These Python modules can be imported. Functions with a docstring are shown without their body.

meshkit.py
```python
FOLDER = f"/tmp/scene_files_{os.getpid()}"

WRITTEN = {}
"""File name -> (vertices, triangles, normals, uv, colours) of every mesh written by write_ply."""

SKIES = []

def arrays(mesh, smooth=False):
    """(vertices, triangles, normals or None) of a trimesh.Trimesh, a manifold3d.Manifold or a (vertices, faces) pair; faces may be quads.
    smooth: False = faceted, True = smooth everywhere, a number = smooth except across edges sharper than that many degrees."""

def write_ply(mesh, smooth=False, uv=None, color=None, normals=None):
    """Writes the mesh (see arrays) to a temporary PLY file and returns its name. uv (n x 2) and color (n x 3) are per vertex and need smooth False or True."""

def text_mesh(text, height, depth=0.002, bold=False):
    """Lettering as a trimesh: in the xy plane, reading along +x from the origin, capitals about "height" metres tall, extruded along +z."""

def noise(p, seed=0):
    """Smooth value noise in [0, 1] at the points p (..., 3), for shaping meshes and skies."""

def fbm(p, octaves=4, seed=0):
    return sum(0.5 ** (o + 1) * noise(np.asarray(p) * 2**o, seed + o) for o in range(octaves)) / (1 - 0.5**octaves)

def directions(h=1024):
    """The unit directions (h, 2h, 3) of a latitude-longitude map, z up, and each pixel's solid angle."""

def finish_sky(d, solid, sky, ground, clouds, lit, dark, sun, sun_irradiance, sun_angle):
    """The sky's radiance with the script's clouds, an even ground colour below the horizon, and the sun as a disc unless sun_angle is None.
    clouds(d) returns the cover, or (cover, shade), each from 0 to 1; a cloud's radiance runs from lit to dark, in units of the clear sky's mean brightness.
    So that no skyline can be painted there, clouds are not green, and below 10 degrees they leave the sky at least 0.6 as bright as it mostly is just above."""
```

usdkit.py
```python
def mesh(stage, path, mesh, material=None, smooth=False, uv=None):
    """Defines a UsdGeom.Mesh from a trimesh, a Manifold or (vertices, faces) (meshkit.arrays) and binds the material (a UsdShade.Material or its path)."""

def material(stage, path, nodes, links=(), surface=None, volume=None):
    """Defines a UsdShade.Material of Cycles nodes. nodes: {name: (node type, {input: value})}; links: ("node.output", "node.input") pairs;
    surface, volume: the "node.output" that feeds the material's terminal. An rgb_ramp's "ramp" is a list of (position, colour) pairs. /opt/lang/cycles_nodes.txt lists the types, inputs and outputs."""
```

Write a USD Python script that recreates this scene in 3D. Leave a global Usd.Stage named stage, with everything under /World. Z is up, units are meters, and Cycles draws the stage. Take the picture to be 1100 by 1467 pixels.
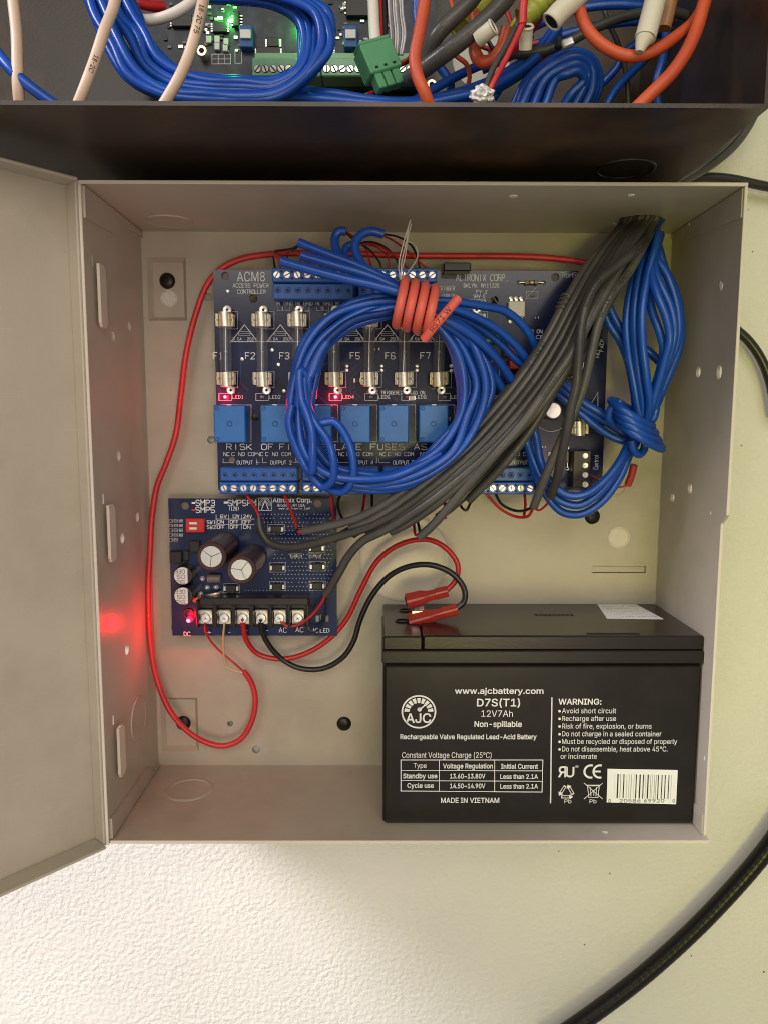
import math, random, numpy as np, trimesh, usdkit, meshkit
from pxr import Usd, UsdGeom, UsdLux, Gf, Sdf
from shapely.geometry import Polygon, LineString, Point, box as sbox
from shapely.ops import unary_union
from shapely import affinity
stage = Usd.Stage.CreateInMemory()
UsdGeom.SetStageUpAxis(stage, UsdGeom.Tokens.z); UsdGeom.SetStageMetersPerUnit(stage, 1.0)
UsdGeom.Xform.Define(stage, '/World')
random.seed(7); rng = np.random.default_rng(7)
PI = math.pi
# ------------------------------------------------------------------ camera
FPX, CX, CY, CZ, PITCH, YAW, ROLL = 1077.09, -.0136, -.4084, .1935, .1172, .0048, .0026
fw = np.array([math.sin(YAW)*math.cos(PITCH), math.cos(YAW)*math.cos(PITCH), -math.sin(PITCH)])
r0 = np.array([math.cos(YAW), -math.sin(YAW), 0]); u0 = np.cross(r0, fw)
RT = math.cos(ROLL)*r0 + math.sin(ROLL)*u0; UP = -math.sin(ROLL)*r0 + math.cos(ROLL)*u0
CAM = np.array([CX, CY, CZ])
cam = UsdGeom.Camera.Define(stage, '/World/camera')
cam.AddTransformOp().Set(Gf.Matrix4d(*RT, 0, *UP, 0, *(-fw), 0, *CAM, 1))
cam.CreateHorizontalApertureAttr(36.0); cam.CreateVerticalApertureAttr(48.0)
cam.CreateFocalLengthAttr(FPX/1100*36.0)
cam.CreateClippingRangeAttr(Gf.Vec2f(.01, 50))
cam.CreateExposureAttr(0.32)
# ------------------------------------------------------------------ lamps of the room and added fill lights
def aim(prim, pos, to):
    pos = np.array(pos, float); d = np.array(to, float) - pos; d /= np.linalg.norm(d)
    x = np.cross(d, [0, 0, 1]); x /= np.linalg.norm(x); y = np.cross(x, d)
    UsdGeom.Xformable(prim).AddTransformOp().Set(Gf.Matrix4d(*x, 0, *y, 0, *(-d), 0, *pos, 1))
def rect_lamp(name, pos, to, w, h, color, power):
    L = UsdLux.RectLight.Define(stage, '/World/' + name)
    L.CreateWidthAttr(w); L.CreateHeightAttr(h); L.CreateColorAttr(Gf.Vec3f(*color)); L.CreateIntensityAttr(power); L.CreateNormalizeAttr(True)
    aim(L, pos, to)
def spot_lamp(name, pos, to, radius, cone, soft, color, power):
    L = UsdLux.SphereLight.Define(stage, '/World/' + name); L.CreateRadiusAttr(radius); L.CreateColorAttr(Gf.Vec3f(*color)); L.CreateIntensityAttr(power); L.CreateNormalizeAttr(True)
    sh = UsdLux.ShapingAPI.Apply(L.GetPrim()); sh.CreateShapingConeAngleAttr(cone); sh.CreateShapingConeSoftnessAttr(soft); aim(L, pos, to)
rect_lamp('ceiling_lamp', (-.15, -1.75, .98), (0, 0, .15), 1.8, .84, (1, .92, .80), 4.2)
spot_lamp('window_light', (-1.10, -.42, .88), (-.18, 0, -.22), .26, 20, .6, (.97, .93, 1.08), 42)
spot_lamp('low_fill', (-.45, -.95, -.55), (-.18, 0, -.20), .14, 26, 1., (1, .95, .97), .9)  # added low fill for the lower left wall, stands for no fixture
spot_lamp('left_tint_fill', (.20, -1.25, -.02), (-.34, 0, .08), .16, 24, 1., (1, .75, .64), 4.0)  # added pink fill that tints the left half, no actual lamp there
spot_lamp('right_tint_fill', (.11, -1.25, -.04), (.48, 0, .12), .14, 26, 1., (1, .97, .08), 5.2)  # added yellow-green fill for the right half, no actual lamp there
room = UsdLux.DomeLight.Define(stage, '/World/ambient_fill'); room.CreateColorAttr(Gf.Vec3f(1, .93, .84)); room.CreateIntensityAttr(.10)  # uniform dome added as ambient fill, not a fixture
# ------------------------------------------------------------------ placing: points of the photographed planes in metres
def ray(a, b): return fw + (a-550)/FPX*RT - (b-733.5)/FPX*UP
def P(a, b, h):                      # h = metres in front of the enclosure's back panel
    d = ray(a, b); return CAM + d*((-h-CY)/d[1])
def Px(a, b, x): d = ray(a, b); return CAM + d*((x-CX)/d[0])
def Pz(a, b, z): d = ray(a, b); return CAM + d*((z-CZ)/d[2])
def M(a, b, h): return P(a, b, h*.001)
def path(pts): return np.array([M(*p) for p in pts])
def lin(c): c /= 255; return c/12.92 if c <= .04045 else ((c+.055)/1.055)**2.4
def S(r, g, b): return (lin(r), lin(g), lin(b))
# ------------------------------------------------------------------ names, things, parts
used = {}
def numbered(parent, name):
    k = used.get((parent, name), -1) + 1; used[(parent, name)] = k
    return name if k == 0 else f'{name}_{k:03d}'
origin = {}
def tagp(p, label=None, cat=None, group=None, kind=None):
    for k, v in (('label', label), ('category', cat), ('group', group), ('kind', kind)):
        if v: p.SetCustomDataByKey(k, v)
    return p
def thing(name, label, cat, loc=(0, 0, 0), group=None):
    pth = '/World/' + numbered('/World', name)
    x = UsdGeom.Xform.Define(stage, pth); loc = np.array(loc, float); x.AddTranslateOp().Set(Gf.Vec3d(*loc))
    origin[pth] = loc
    return tagp(x.GetPrim(), label, cat, group)
def obj(name, mesh, mat, parent=None, smooth=35, label=None, kind=None, cat=None, group=None):
    pp = str(parent.GetPath()) if parent is not None else '/World'
    pth = pp + '/' + numbered(pp, name)
    off = origin.get(pp, np.zeros(3)); origin[pth] = off
    if isinstance(mesh, list): mesh = cat_(mesh)
    v, f, n = meshkit.arrays(mesh, False)
    m = usdkit.mesh(stage, pth, trimesh.Trimesh(v-off, f, process=smooth is not False), MAT[mat], smooth=smooth)
    return tagp(m.GetPrim(), label, cat, group, kind)
def single(name, mesh, mat, label, cat, group=None, smooth=35):
    t = obj(name, mesh, mat, None, smooth); return tagp(t, label, cat, group)
def cat_(ms): return trimesh.util.concatenate([m for m in ms if m is not None])
# ------------------------------------------------------------------ materials
MAT = {}
def mat(name, col, rough=.5, metal=0., bump=None, vary=None, spec=.5, extra=None, coat=0.):
    """bump=(scale, strength, distance), vary=(scale, second colour, low, high)"""
    n = {'p': ('principled_bsdf', {'base_color': col, 'roughness': rough, 'metallic': metal, 'specular_ior_level': spec, 'coat_weight': coat, **(extra or {})}), 'g': ('geometry', {})}
    l = []
    if bump:
        n['bn'] = ('noise_texture', {'scale': bump[0], 'detail': 3.0, 'roughness': .55}); n['b'] = ('bump', {'strength': bump[1], 'distance': bump[2]})
        l += [('g.position', 'bn.vector'), ('bn.fac', 'b.height'), ('b.normal', 'p.normal')]
    if vary:
        n['vn'] = ('noise_texture', {'scale': vary[0], 'detail': 4.0, 'roughness': .6}); n['r'] = ('rgb_ramp', {'ramp': [(vary[2], col), (vary[3], vary[1])]})
        l += [('g.position', 'vn.vector'), ('vn.fac', 'r.fac'), ('r.color', 'p.base_color')]
    MAT[name] = usdkit.material(stage, '/World/Looks/' + name, n, l, surface='p.BSDF')
def emit(name, col, strength):
    MAT[name] = usdkit.material(stage, '/World/Looks/' + name, {'e': ('emission', {'color': col, 'strength': strength})}, [], surface='e.emission')
def wall_mat():
    n = {'g': ('geometry', {}), 'n1': ('noise_texture', {'scale': 360., 'detail': 3., 'roughness': .5}), 'n3': ('noise_texture', {'scale': 40., 'detail': 3.}),
         'rr': ('rgb_ramp', {'ramp': [(.36, (0, 0, 0)), (.64, (1, 1, 1))]}), 'amp': ('map_range', {'from_min': .3, 'from_max': .7, 'to_min': .65, 'to_max': 1.1}), 'm0': ('math', {'math_type': 'multiply'}), 'b': ('bump', {'strength': .5, 'distance': .0005}),
         'vn': ('noise_texture', {'scale': 9., 'detail': 5.}), 'r': ('rgb_ramp', {'ramp': [(.3, (.62, .61, .53)), (.7, (.68, .67, .585))]}), 'p': ('principled_bsdf', {'roughness': .55, 'specular_ior_level': .4})}
    l = [('g.position', x+'.vector') for x in ('n1', 'n3', 'vn')]+[('n1.fac', 'rr.fac'), ('n3.fac', 'amp.value'), ('rr.color', 'm0.value1'), ('amp.result', 'm0.value2'), ('m0.value', 'b.height'), ('b.normal', 'p.normal'), ('vn.fac', 'r.fac'), ('r.color', 'p.base_color')]
    MAT['wall'] = usdkit.material(stage, '/World/Looks/wall', n, l, surface='p.BSDF')
wall_mat()
def beige_mat():
    n = {'g': ('geometry', {}), 'a': ('noise_texture', {'scale': 11., 'detail': 5., 'roughness': .6}), 'ra': ('rgb_ramp', {'ramp': [(.3, (.35, .31, .245)), (.55, (.45, .405, .32)), (.75, (.48, .435, .345))]}),
         'sp': ('noise_texture', {'scale': 750., 'detail': 2.}), 'rs': ('rgb_ramp', {'ramp': [(.70, (0, 0, 0)), (.76, (1, 1, 1))]}), 'gate': ('noise_texture', {'scale': 55., 'detail': 2.}), 'rg': ('rgb_ramp', {'ramp': [(.52, (0, 0, 0)), (.62, (.55, .55, .55))]}), 'mu': ('mix', {'mix_type': 'multiply', 'fac': 1.}),
         'mp': ('mapping', {'scale': (60., 60., 900.), 'rotation': (.2, .5, .3)}), 'sc': ('noise_texture', {'scale': 1., 'detail': 3.}), 'rc': ('rgb_ramp', {'ramp': [(.66, (0, 0, 0)), (.74, (.22, .22, .22))]}),
         'm1': ('mix', {'color2': (.16, .13, .10)}), 'm2': ('mix', {'color2': (.58, .53, .45)}),
         'rr': ('map_range', {'from_min': .3, 'from_max': .7, 'to_min': .28, 'to_max': .48}), 'bn': ('noise_texture', {'scale': 900., 'detail': 2.}), 'b': ('bump', {'strength': .14, 'distance': .0004}), 'bw': ('noise_texture', {'scale': 18., 'detail': 1.}), 'b2': ('bump', {'strength': .12, 'distance': .004}),
         'p': ('principled_bsdf', {'specular_ior_level': .45})}
    l = [('g.position', x+'.vector') for x in ('a', 'sp', 'gate', 'mp', 'bn', 'bw')]+[('mp.vector', 'sc.vector'), ('a.fac', 'ra.fac'), ('sp.fac', 'rs.fac'), ('gate.fac', 'rg.fac'), ('rs.color', 'mu.color1'), ('rg.color', 'mu.color2'), ('mu.color', 'm1.fac'), ('ra.color', 'm1.color1'), ('m1.color', 'm2.color1'), ('sc.fac', 'rc.fac'), ('rc.color', 'm2.fac'),
         ('m2.color', 'p.base_color'), ('a.fac', 'rr.value'), ('rr.result', 'p.roughness'), ('bw.fac', 'b2.height'), ('b2.normal', 'b.normal'), ('bn.fac', 'b.height'), ('b.normal', 'p.normal')]
    MAT['beige'] = usdkit.material(stage, '/World/Looks/beige', n, l, surface='p.BSDF')
beige_mat()
mat('beige_edge', (.60, .545, .45), .35)  # paler beige; on the front rim strips it stands in for lit edges
mat('black_paint', (.026, .0185, .0135), .36, bump=(700., .15, .0004), vary=(15., (.11, .058, .030), .46, .72), spec=.45)
mat('pcb', (.010, .014, .048), .17, bump=(500., .03, .0003), vary=(60., (.014, .022, .075), .4, .65), spec=.55)
mat('pcb_power', (.006, .014, .055), .17, vary=(60., (.009, .022, .08), .4, .65), spec=.5)
mat('pcb_dark', (.014, .020, .034), .35, vary=(160., (.035, .045, .07), .42, .62), spec=.3)
mat('trace', (.03, .042, .12), .2)
mat('silk', (.70, .71, .74), .5)
mat('blue_jacket', (.005, .060, .35), .31, bump=(400., .12, .0005), vary=(35., (.008, .078, .43), .4, .65), spec=.5)
mat('blue_plastic', (.012, .085, .36), .38, vary=(80., (.015, .10, .40), .4, .6))
mat('relay_blue', (.016, .13, .42), .42, vary=(120., (.02, .15, .47), .4, .6))
mat('relay_mark', (.010, .08, .28), .5)
mat('hole_dark', (.004, .004, .008), .6)
mat('silver', (.86, .85, .82), .32, .65)
mat('brass', (.80, .70, .50), .3, .75)
mat('nickel', (.84, .79, .70), .3, .75)
mat('copper', (.75, .40, .22), .3, 1.0)
mat('solder', (.8, .8, .78), .3, .8)
mat('pad', (.40, .40, .40), .45, .4)
mat('black_plastic', (.012, .011, .012), .35)
mat('smd_black', (.014, .013, .015), .45)
mat('battery_case', (.0075, .006, .0052), .23, bump=(1200., .08, .0002), vary=(45., (.013, .0105, .009), .45, .7), spec=.45)
mat('battery_lid', (.009, .0075, .0062), .22, bump=(900., .1, .0003))
mat('print_white', (.66, .67, .67), .5)
mat('label_white', (.76, .78, .76), .45)
mat('ink', (.02, .02, .02), .6)
mat('grey_jacket', (.050, .049, .046), .34, bump=(350., .3, .0007), vary=(40., (.072, .069, .062), .4, .65), spec=.4)
mat('grey_jacket_pale', (.070, .068, .063), .36, bump=(350., .3, .0007), vary=(40., (.085, .082, .074), .4, .65), spec=.4)
mat('grey_jacket_dark', (.036, .035, .033), .34, bump=(350., .3, .0007), vary=(40., (.05, .048, .044), .4, .65), spec=.4)
mat('print_dark', (.006, .006, .006), .7)
mat('print_pale', (.10, .16, .36), .6)
mat('print_light', (.42, .42, .42), .6)
mat('red_jacket', (.48, .022, .028), .4, bump=(300., .1, .0004), vary=(60., (.56, .03, .034), .4, .6))
mat('red_wire', (.42, .012, .014), .36)
mat('red_print', (.16, .012, .012), .5)
mat('black_wire', (.012, .011, .010), .32)
mat('beige_wire', (.48, .38, .19), .4)
mat('coral', (.74, .135, .09), .45, bump=(600., .15, .0004))
mat('coral_ink', (.10, .012, .012), .6)
mat('red_plastic', (.44, .045, .034), .32, extra={'transmission_weight': .12, 'subsurface_weight': .1})
mat('dip_red', (.55, .02, .018), .4)
mat('cream_wire', (.66, .50, .37), .45, vary=(50., (.58, .43, .31), .4, .65))
mat('white_wire', (.74, .70, .62), .42)
mat('orange', (.60, .095, .030), .46, bump=(350., .3, .0006), vary=(40., (.52, .075, .03), .4, .6))
mat('green_plastic', (.10, .33, .165), .42)
mat('pale_green', (.20, .42, .25), .4)
mat('yellow_green', (.36, .38, .05), .35)
mat('splice_white', (.66, .62, .50), .5, bump=(300., .3, .0006))
mat('splice_brown', (.30, .15, .06), .45)
mat('foil', (.88, .87, .85), .35, .5, bump=(700., .9, .002))
mat('cap_top', (.80, .80, .81), .28, .85, bump=(1500., .2, .0003))
mat('cap_black', (.02, .015, .014), .35)
mat('cap_brown', (.045, .018, .014), .3)
mat('cap_white', (.70, .68, .66), .45)
mat('resistor', (.34, .26, .15), .45)
mat('grey_part', (.16, .13, .12), .45)
mat('ic_white', (.62, .61, .56), .5)
mat('screw_black', (.012, .011, .010), .38, .3)
mat('led_off', (.25, .27, .30), .3)
mat('led_green_off', (.2, .3, .12), .3)
mat('braid', (.005, .0048, .0045), .26, bump=(900., .25, .0004), spec=.3)
mat('nylon', (.75, .74, .70), .3, extra={'transmission_weight': .55})
emit('led_red', (1., .006, .03), 5.); emit('led_red_core', (1., .05, .09), 14.); emit('led_green', (.1, 1., .12), 12.)
# thin clear glass of the fuses
MAT['glass'] = usdkit.material(stage, '/World/Looks/glass', {'t': ('transparent_bsdf', {'color': (.95, .96, .97)}), 'g': ('glossy_bsdf', {'color': (1, 1, 1), 'roughness': .3}), 'f': ('layer_weight', {'blend': .35}), 'r': ('map_range', {'from_min': 0., 'from_max': 1., 'to_min': .05, 'to_max': .5}), 'm': ('mix_closure', {})},
    [('f.facing', 'r.value'), ('r.result', 'm.fac'), ('t.BSDF', 'm.closure1'), ('g.BSDF', 'm.closure2')], surface='m.closure')
# ------------------------------------------------------------------ shapes
def bx(c, s): b = trimesh.creation.box(extents=s); b.apply_translation(c); return b
def bx2(a, b): a, b = np.array(a, float), np.array(b, float); return bx((a+b)/2, np.abs(b-a))
def cbox(c, s, ch=.0004):            # box with chamfered edges: hull of three boxes
    sx, sy, sz = s; k = min(ch, sx*.3, sy*.3, sz*.3)
    pts = np.vstack([trimesh.creation.box(extents=e).vertices for e in ((sx-2*k, sy-2*k, sz), (sx-2*k, sy, sz-2*k), (sx, sy-2*k, sz-2*k))])
    m = trimesh.convex.convex_hull(pts); m.apply_translation(c); return m
def cyl(c, r, L, axis=(0, -1, 0), n=20):         # centred at c, along axis
    m = trimesh.creation.cylinder(radius=r, height=L, sections=n); m.apply_transform(trimesh.geometry.align_vectors([0, 0, 1], np.array(axis, float)/np.linalg.norm(axis))); m.apply_translation(c); return m
def cylab(a, b, r, n=16): a, b = np.array(a, float), np.array(b, float); return cyl((a+b)/2, r, np.linalg.norm(b-a), b-a, n)
def lathe(c, prof, axis=(0, -1, 0), n=24):       # prof: (radius, along axis)
    m = trimesh.creation.revolve(np.array(prof, float), sections=n); m.apply_transform(trimesh.geometry.align_vectors([0, 0, 1], np.array(axis, float))); m.apply_translation(c); return m
def ring(c, R, r, axis=(0, -1, 0), n=32, k=8):
    m = trimesh.creation.torus(R, r, major_sections=n, minor_sections=k); m.apply_transform(trimesh.geometry.align_vectors([0, 0, 1], np.array(axis, float))); m.apply_translation(c); return m
def to_front(m, y):                  # a flat xy mesh stood up in x,z facing the camera; z -> -y
    v = np.array(m.vertices); m = trimesh.Trimesh(np.column_stack([v[:, 0], y-v[:, 2], v[:, 1]]), m.faces, process=False); return m
def polys(g): return [p for p in getattr(g, 'geoms', [g]) if isinstance(p, Polygon) and p.area > 1e-11]
def plate(shape, y, depth):          # shapely shape in (x,z) extruded from plane y towards the camera
    return to_front(cat_([trimesh.creation.extrude_polygon(p, depth, engine='earcut') for p in polys(shape)]), y)
def flat(shape, y):
    out = []
    for p in polys(shape):
        v, f = trimesh.creation.triangulate_polygon(p, engine='earcut'); v = np.asarray(v); f = np.asarray(f)
        out.append(trimesh.Trimesh(np.column_stack([v[:, 0], np.full(len(v), y), v[:, 1]]), f, process=False))
    m = cat_(out)
    if m.face_normals[:, 1].mean() > 0: m.invert()
    return m
def spline(p, per=8):
    p = np.asarray(p, float)
    if len(p) == 2: return np.linspace(p[0], p[1], per+1)
    q = np.vstack([2*p[0]-p[1], p, 2*p[-1]-p[-2]]); out = []
    for i in range(1, len(q)-2):
        a, b, c, d = q[i-1:i+3]; ta = max(np.linalg.norm(b-a), 1e-6)**.5; tb = ta+max(np.linalg.norm(c-b), 1e-6)**.5; tc = tb+max(np.linalg.norm(d-c), 1e-6)**.5
        t = np.linspace(ta, tb, per, endpoint=False)[:, None]
        A1 = (ta-t)/ta*a+t/ta*b; A2 = (tb-t)/(tb-ta)*b+(t-ta)/(tb-ta)*c; A3 = (tc-t)/(tc-tb)*c+(t-tb)/(tc-tb)*d
        B1 = (tb-t)/tb*A1+t/tb*A2; B2 = (tc-t)/(tc-ta)*A2+(t-ta)/(tc-ta)*A3
        out.append((tb-t)/(tb-ta)*B1+(t-ta)/(tb-ta)*B2)
    return np.vstack(out+[p[-1:]])
def frames(c):
    t = np.gradient(c, axis=0); t /= np.linalg.norm(t, axis=1, keepdims=True)+1e-12
    n = np.zeros_like(c); k = np.array([0, -1., 0]) if abs(t[0][1]) < .9 else np.array([1., 0, 0])
    v = k-t[0]*(k@t[0]); n[0] = v/np.linalg.norm(v)
    for i in range(1, len(c)):
        v = n[i-1]-t[i]*(n[i-1]@t[i]); n[i] = v/np.linalg.norm(v)
    return t, n, np.cross(t, n)
def tube(pts, r, n=10, per=7, raw=False, rmod=None, flatten=1.0):
    c = np.asarray(pts) if raw else spline(pts, per); t, a, b = frames(c)
    L = np.concatenate([[0], np.cumsum(np.linalg.norm(np.diff(c, axis=0), axis=1))])
    rr = np.full(len(c), r) if rmod is None else r*rmod(L)
    th = np.arange(n)/n*2*PI
    v = c[:, None]+rr[:, None, None]*(np.cos(th)[None, :, None]*a[:, None]*flatten+np.sin(th)[None, :, None]*b[:, None])
    v = v.reshape(-1, 3); m = len(c); f = []
    i = np.arange(m-1)[:, None]*n; j = np.arange(n)[None]; j2 = (j+1) % n
    q = np.stack([i+j, i+j2, i+n+j2, i+n+j], -1).reshape(-1, 4)
    f = np.vstack([q[:, [0, 1, 2]], q[:, [0, 2, 3]]])
    base = len(v); v = np.vstack([v, c[:1], c[-1:]]); k = np.arange(n); k2 = (k+1) % n
    f = np.vstack([f, np.column_stack([np.full(n, base), k2, k]), np.column_stack([np.full(n, base+1), (m-1)*n+k, (m-1)*n+k2])])
    return trimesh.Trimesh(v, f, process=False)
def T(pts, r, **k): return tube(path(pts), r*.001, **k)
# ------------------------------------------------------------------ stroke lettering of the boards (4 x 6 grid)
GL = {'A': '002640 1232', 'B': '00063645443303 3342413000', 'C': '4536160501103041', 'D': '00062644422000', 'E': '46060040 0333', 'F': '460600 0333', 'G': '45361605011030414323', 'H': '0006 4046 0343', 'I': '2026', 'J': '4641301001',
      'K': '0006 4602 1340', 'L': '060040', 'M': '0006234640', 'N': '00064046', 'O': '100105163645413010', 'P': '00063645443303', 'Q': '100105163645413010 2240', 'R': '00063645443303 2340', 'S': '453616050413334241301001', 'T': '0646 2620',
      'U': '060110304146', 'V': '062046', 'W': '0610233046', 'X': '0046 0640', 'Y': '062346 2320', 'Z': '06460040', '0': '100105163645413010', '1': '152620 1030', '2': '05163645440040', '3': '05163645443313 334241301001',
      '4': '30360242', '5': '460603334241301001', '6': '4536160501103041423303', '7': '064620', '8': '13040516364544331302011030414233', '9': '0110304145361605041343', '.': '2021', ',': '2110', '-': '1333', '/': '0046', '(': '36242230', ')': '16242210', '=': '0444 0242', '+': '2125 0343', '%': '0046 0506 4041',
      'a': '44140301103041 4440', 'o': '100103143443413010', 'n': '0004 03143440', 't': '26213040 0444', 'r': '0004 02143444', 'i': '2024 2526', 'x': '0044 0440', 'p': '04014041 00', 'y': '0421 4410', 'k': '0006 0244 1340', 'l': '2620', 'w': '0410233044'}
GL['p'] = '0400 043443423101'
def strokes(text, w, h, gap=.35):    # lines in a box of the given width and cap height
    n = len(text); cw = w/(n+gap*(n-1)) if n else w; out = []
    for i, ch in enumerate(text):
        g = GL.get(ch) or GL.get(ch.upper(), '')
        for s in g.split():
            pts = [(i*cw*(1+gap)+int(s[k])/4*cw, int(s[k+1])/6*h) for k in range(0, len(s)-1, 2)]
            if len(set(pts)) > 1: out.append(LineString(pts))
    return out
def silk(text, u, v, u2, cap, h, lw=.18, up=.00012):   # baseline from (u, v) to (u2, v), cap height in pixels, on the plane h (metres)
    a, b, c = P(u, v, h), P(u2, v, h), P(u, v-cap, h)
    g = unary_union([l.buffer(lw*.0005, cap_style=2, join_style=2) for l in strokes(text, b[0]-a[0], c[2]-a[2])])
    return flat(affinity.translate(g, a[0], a[2]), -h-up)
def line(pts, h, lw=.22, up=.00012):
    g = LineString([tuple(P(u, v, h)[[0, 2]]) for u, v in pts]).buffer(lw*.0005, cap_style=2, join_style=2); return flat(g, -h-up)
def rect_line(u, v, u2, v2, h, lw=.22, up=.00012): return line([(u, v), (u2, v), (u2, v2), (u, v2), (u, v)], h, lw, up)
def letters(text, u, v, u2, cap, h, bold=False, depth=.00012, up=0.):
    a, b, c = P(u, v, h), P(u2, v, h), P(u, v-cap, h); m = meshkit.text_mesh(text, 1.0, .5, bold)
    vv = np.array(m.vertices); x0, x1 = vv[:, 0].min(), vv[:, 0].max(); s = (c[2]-a[2])
    vv[:, 0] = (vv[:, 0]-x0)/(x1-x0)*(b[0]-a[0]); vv[:, 1] *= s; vv[:, 2] = (vv[:, 2]-.25)*2*depth
    m = to_front(trimesh.Trimesh(vv, m.faces, process=False), -h-up); m.apply_translation([a[0], 0, a[2]]); return m
def text_on_tube(text, pts, r, start, height, per=7, gap=1.0, flip=False, face=None):
    """print wrapped on a cable: start = metres from the cable's first point, height = capital height in metres"""
    c = spline(pts, per); L = np.concatenate([[0], np.cumsum(np.linalg.norm(np.diff(c, axis=0), axis=1))])
    m = meshkit.text_mesh(text, height, .0001); v, f = trimesh.remesh.subdivide_to_size(m.vertices, m.faces, max(height*.8, .0012)); v = np.array(v)
    s = start+v[:, 0]*gap if not flip else start-v[:, 0]*gap
    t = np.gradient(c, axis=0); t /= np.linalg.norm(t, axis=1, keepdims=True)
    C = np.column_stack([np.interp(s, L, c[:, k]) for k in range(3)]); Tn = np.column_stack([np.interp(s, L, t[:, k]) for k in range(3)]); Tn /= np.linalg.norm(Tn, axis=1, keepdims=True)
    N = (CAM-C if face is None else np.tile(face, (len(C), 1))); N -= Tn*(N*Tn).sum(1, keepdims=True); N /= np.linalg.norm(N, axis=1, keepdims=True); B = np.cross(N, Tn)*(-1 if flip else 1)
    th = (v[:, 1]-height/2)/r; R = r+.00004+v[:, 2]*.6
    return trimesh.Trimesh(C+N*(np.cos(th)*R)[:, None]+B*(np.sin(th)*R)[:, None], f, process=False)
# ================================================================== the setting: the textured wall
W2, H, D, TH = .13925, .2931, .0793, .0013
wall_y = .0052
wall = obj('wall', trimesh.Trimesh(np.array([[-1.6, wall_y, -1.4], [1.6, wall_y, -1.4], [1.6, wall_y, 1.6], [-1.6, wall_y, 1.6]]), [[0, 1, 2], [0, 2, 3]], process=False), 'wall', None, False, kind='structure')
for i, (u, v, r) in enumerate(((873, 1252, .0006), (837, 1354, .0006), (1094, 1393, .0008), (990, 1370, .0006), (1062, 638, .0005), (1078, 360, .0005), (1072, 300, .0004), (800, 1220, .0005))):
    q = P(u, v, -wall_y); obj('paint_speck', lathe(q, [(0, .0003), (r*.6, .0002), (r, -.0001)], n=8), 'grey_part', wall, kind=None)
# ================================================================== beige enclosure
enc = thing('metal_enclosure', 'beige sheet metal enclosure on the wall with its door swung open to the left', 'electrical box', (0, 0, 0))
def xz(p): return (p[0], p[2])
def pan(x0, x1, z0, z1, holes):      # rectangle with sloped walls pressed back into the panel
    d, k = .0034, .0022; parts = []
    o = [(x0, z0), (x1, z0), (x1, z1), (x0, z1)]; i = [(x0+k, z0+k), (x1-k, z0+k), (x1-k, z1-k), (x0+k, z1-k)]
    v = [(x, 0, z) for x, z in o]+[(x, d, z) for x, z in i]; f = []
    for a in range(4):
        b = (a+1) % 4; f += [[a, b, 4+b], [a, 4+b, 4+a]]
    fl = Polygon(i)
    for hh in holes: fl = fl.difference(hh)
    m = flat(fl, d); w = trimesh.Trimesh(np.array(v, float), f, process=False)
    return cat_([w, m])
back = sbox(-W2, 0, W2, H)
pans = []
a, b = P(213, 459, 0), P(266, 368, 0); pans.append((a[0], b[0], a[2], b[2], [Point(*xz(P(242, 427, -.0034))).buffer(.0046)]))
a, b = P(232, 1077, 0), P(283, 1000, 0); pans.append((a[0], b[0], a[2], b[2], []))
for x0, x1, z0, z1, hh in pans: back = back.difference(sbox(x0, z0, x1, z1))
for u, v, r in ((298, 425, .0021), (303, 630, .0022), (330, 1037, .0017), (367, 1074, .0023)):
    back = back.difference(Point(*xz(P(u, v, 0))).buffer(r))
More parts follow.
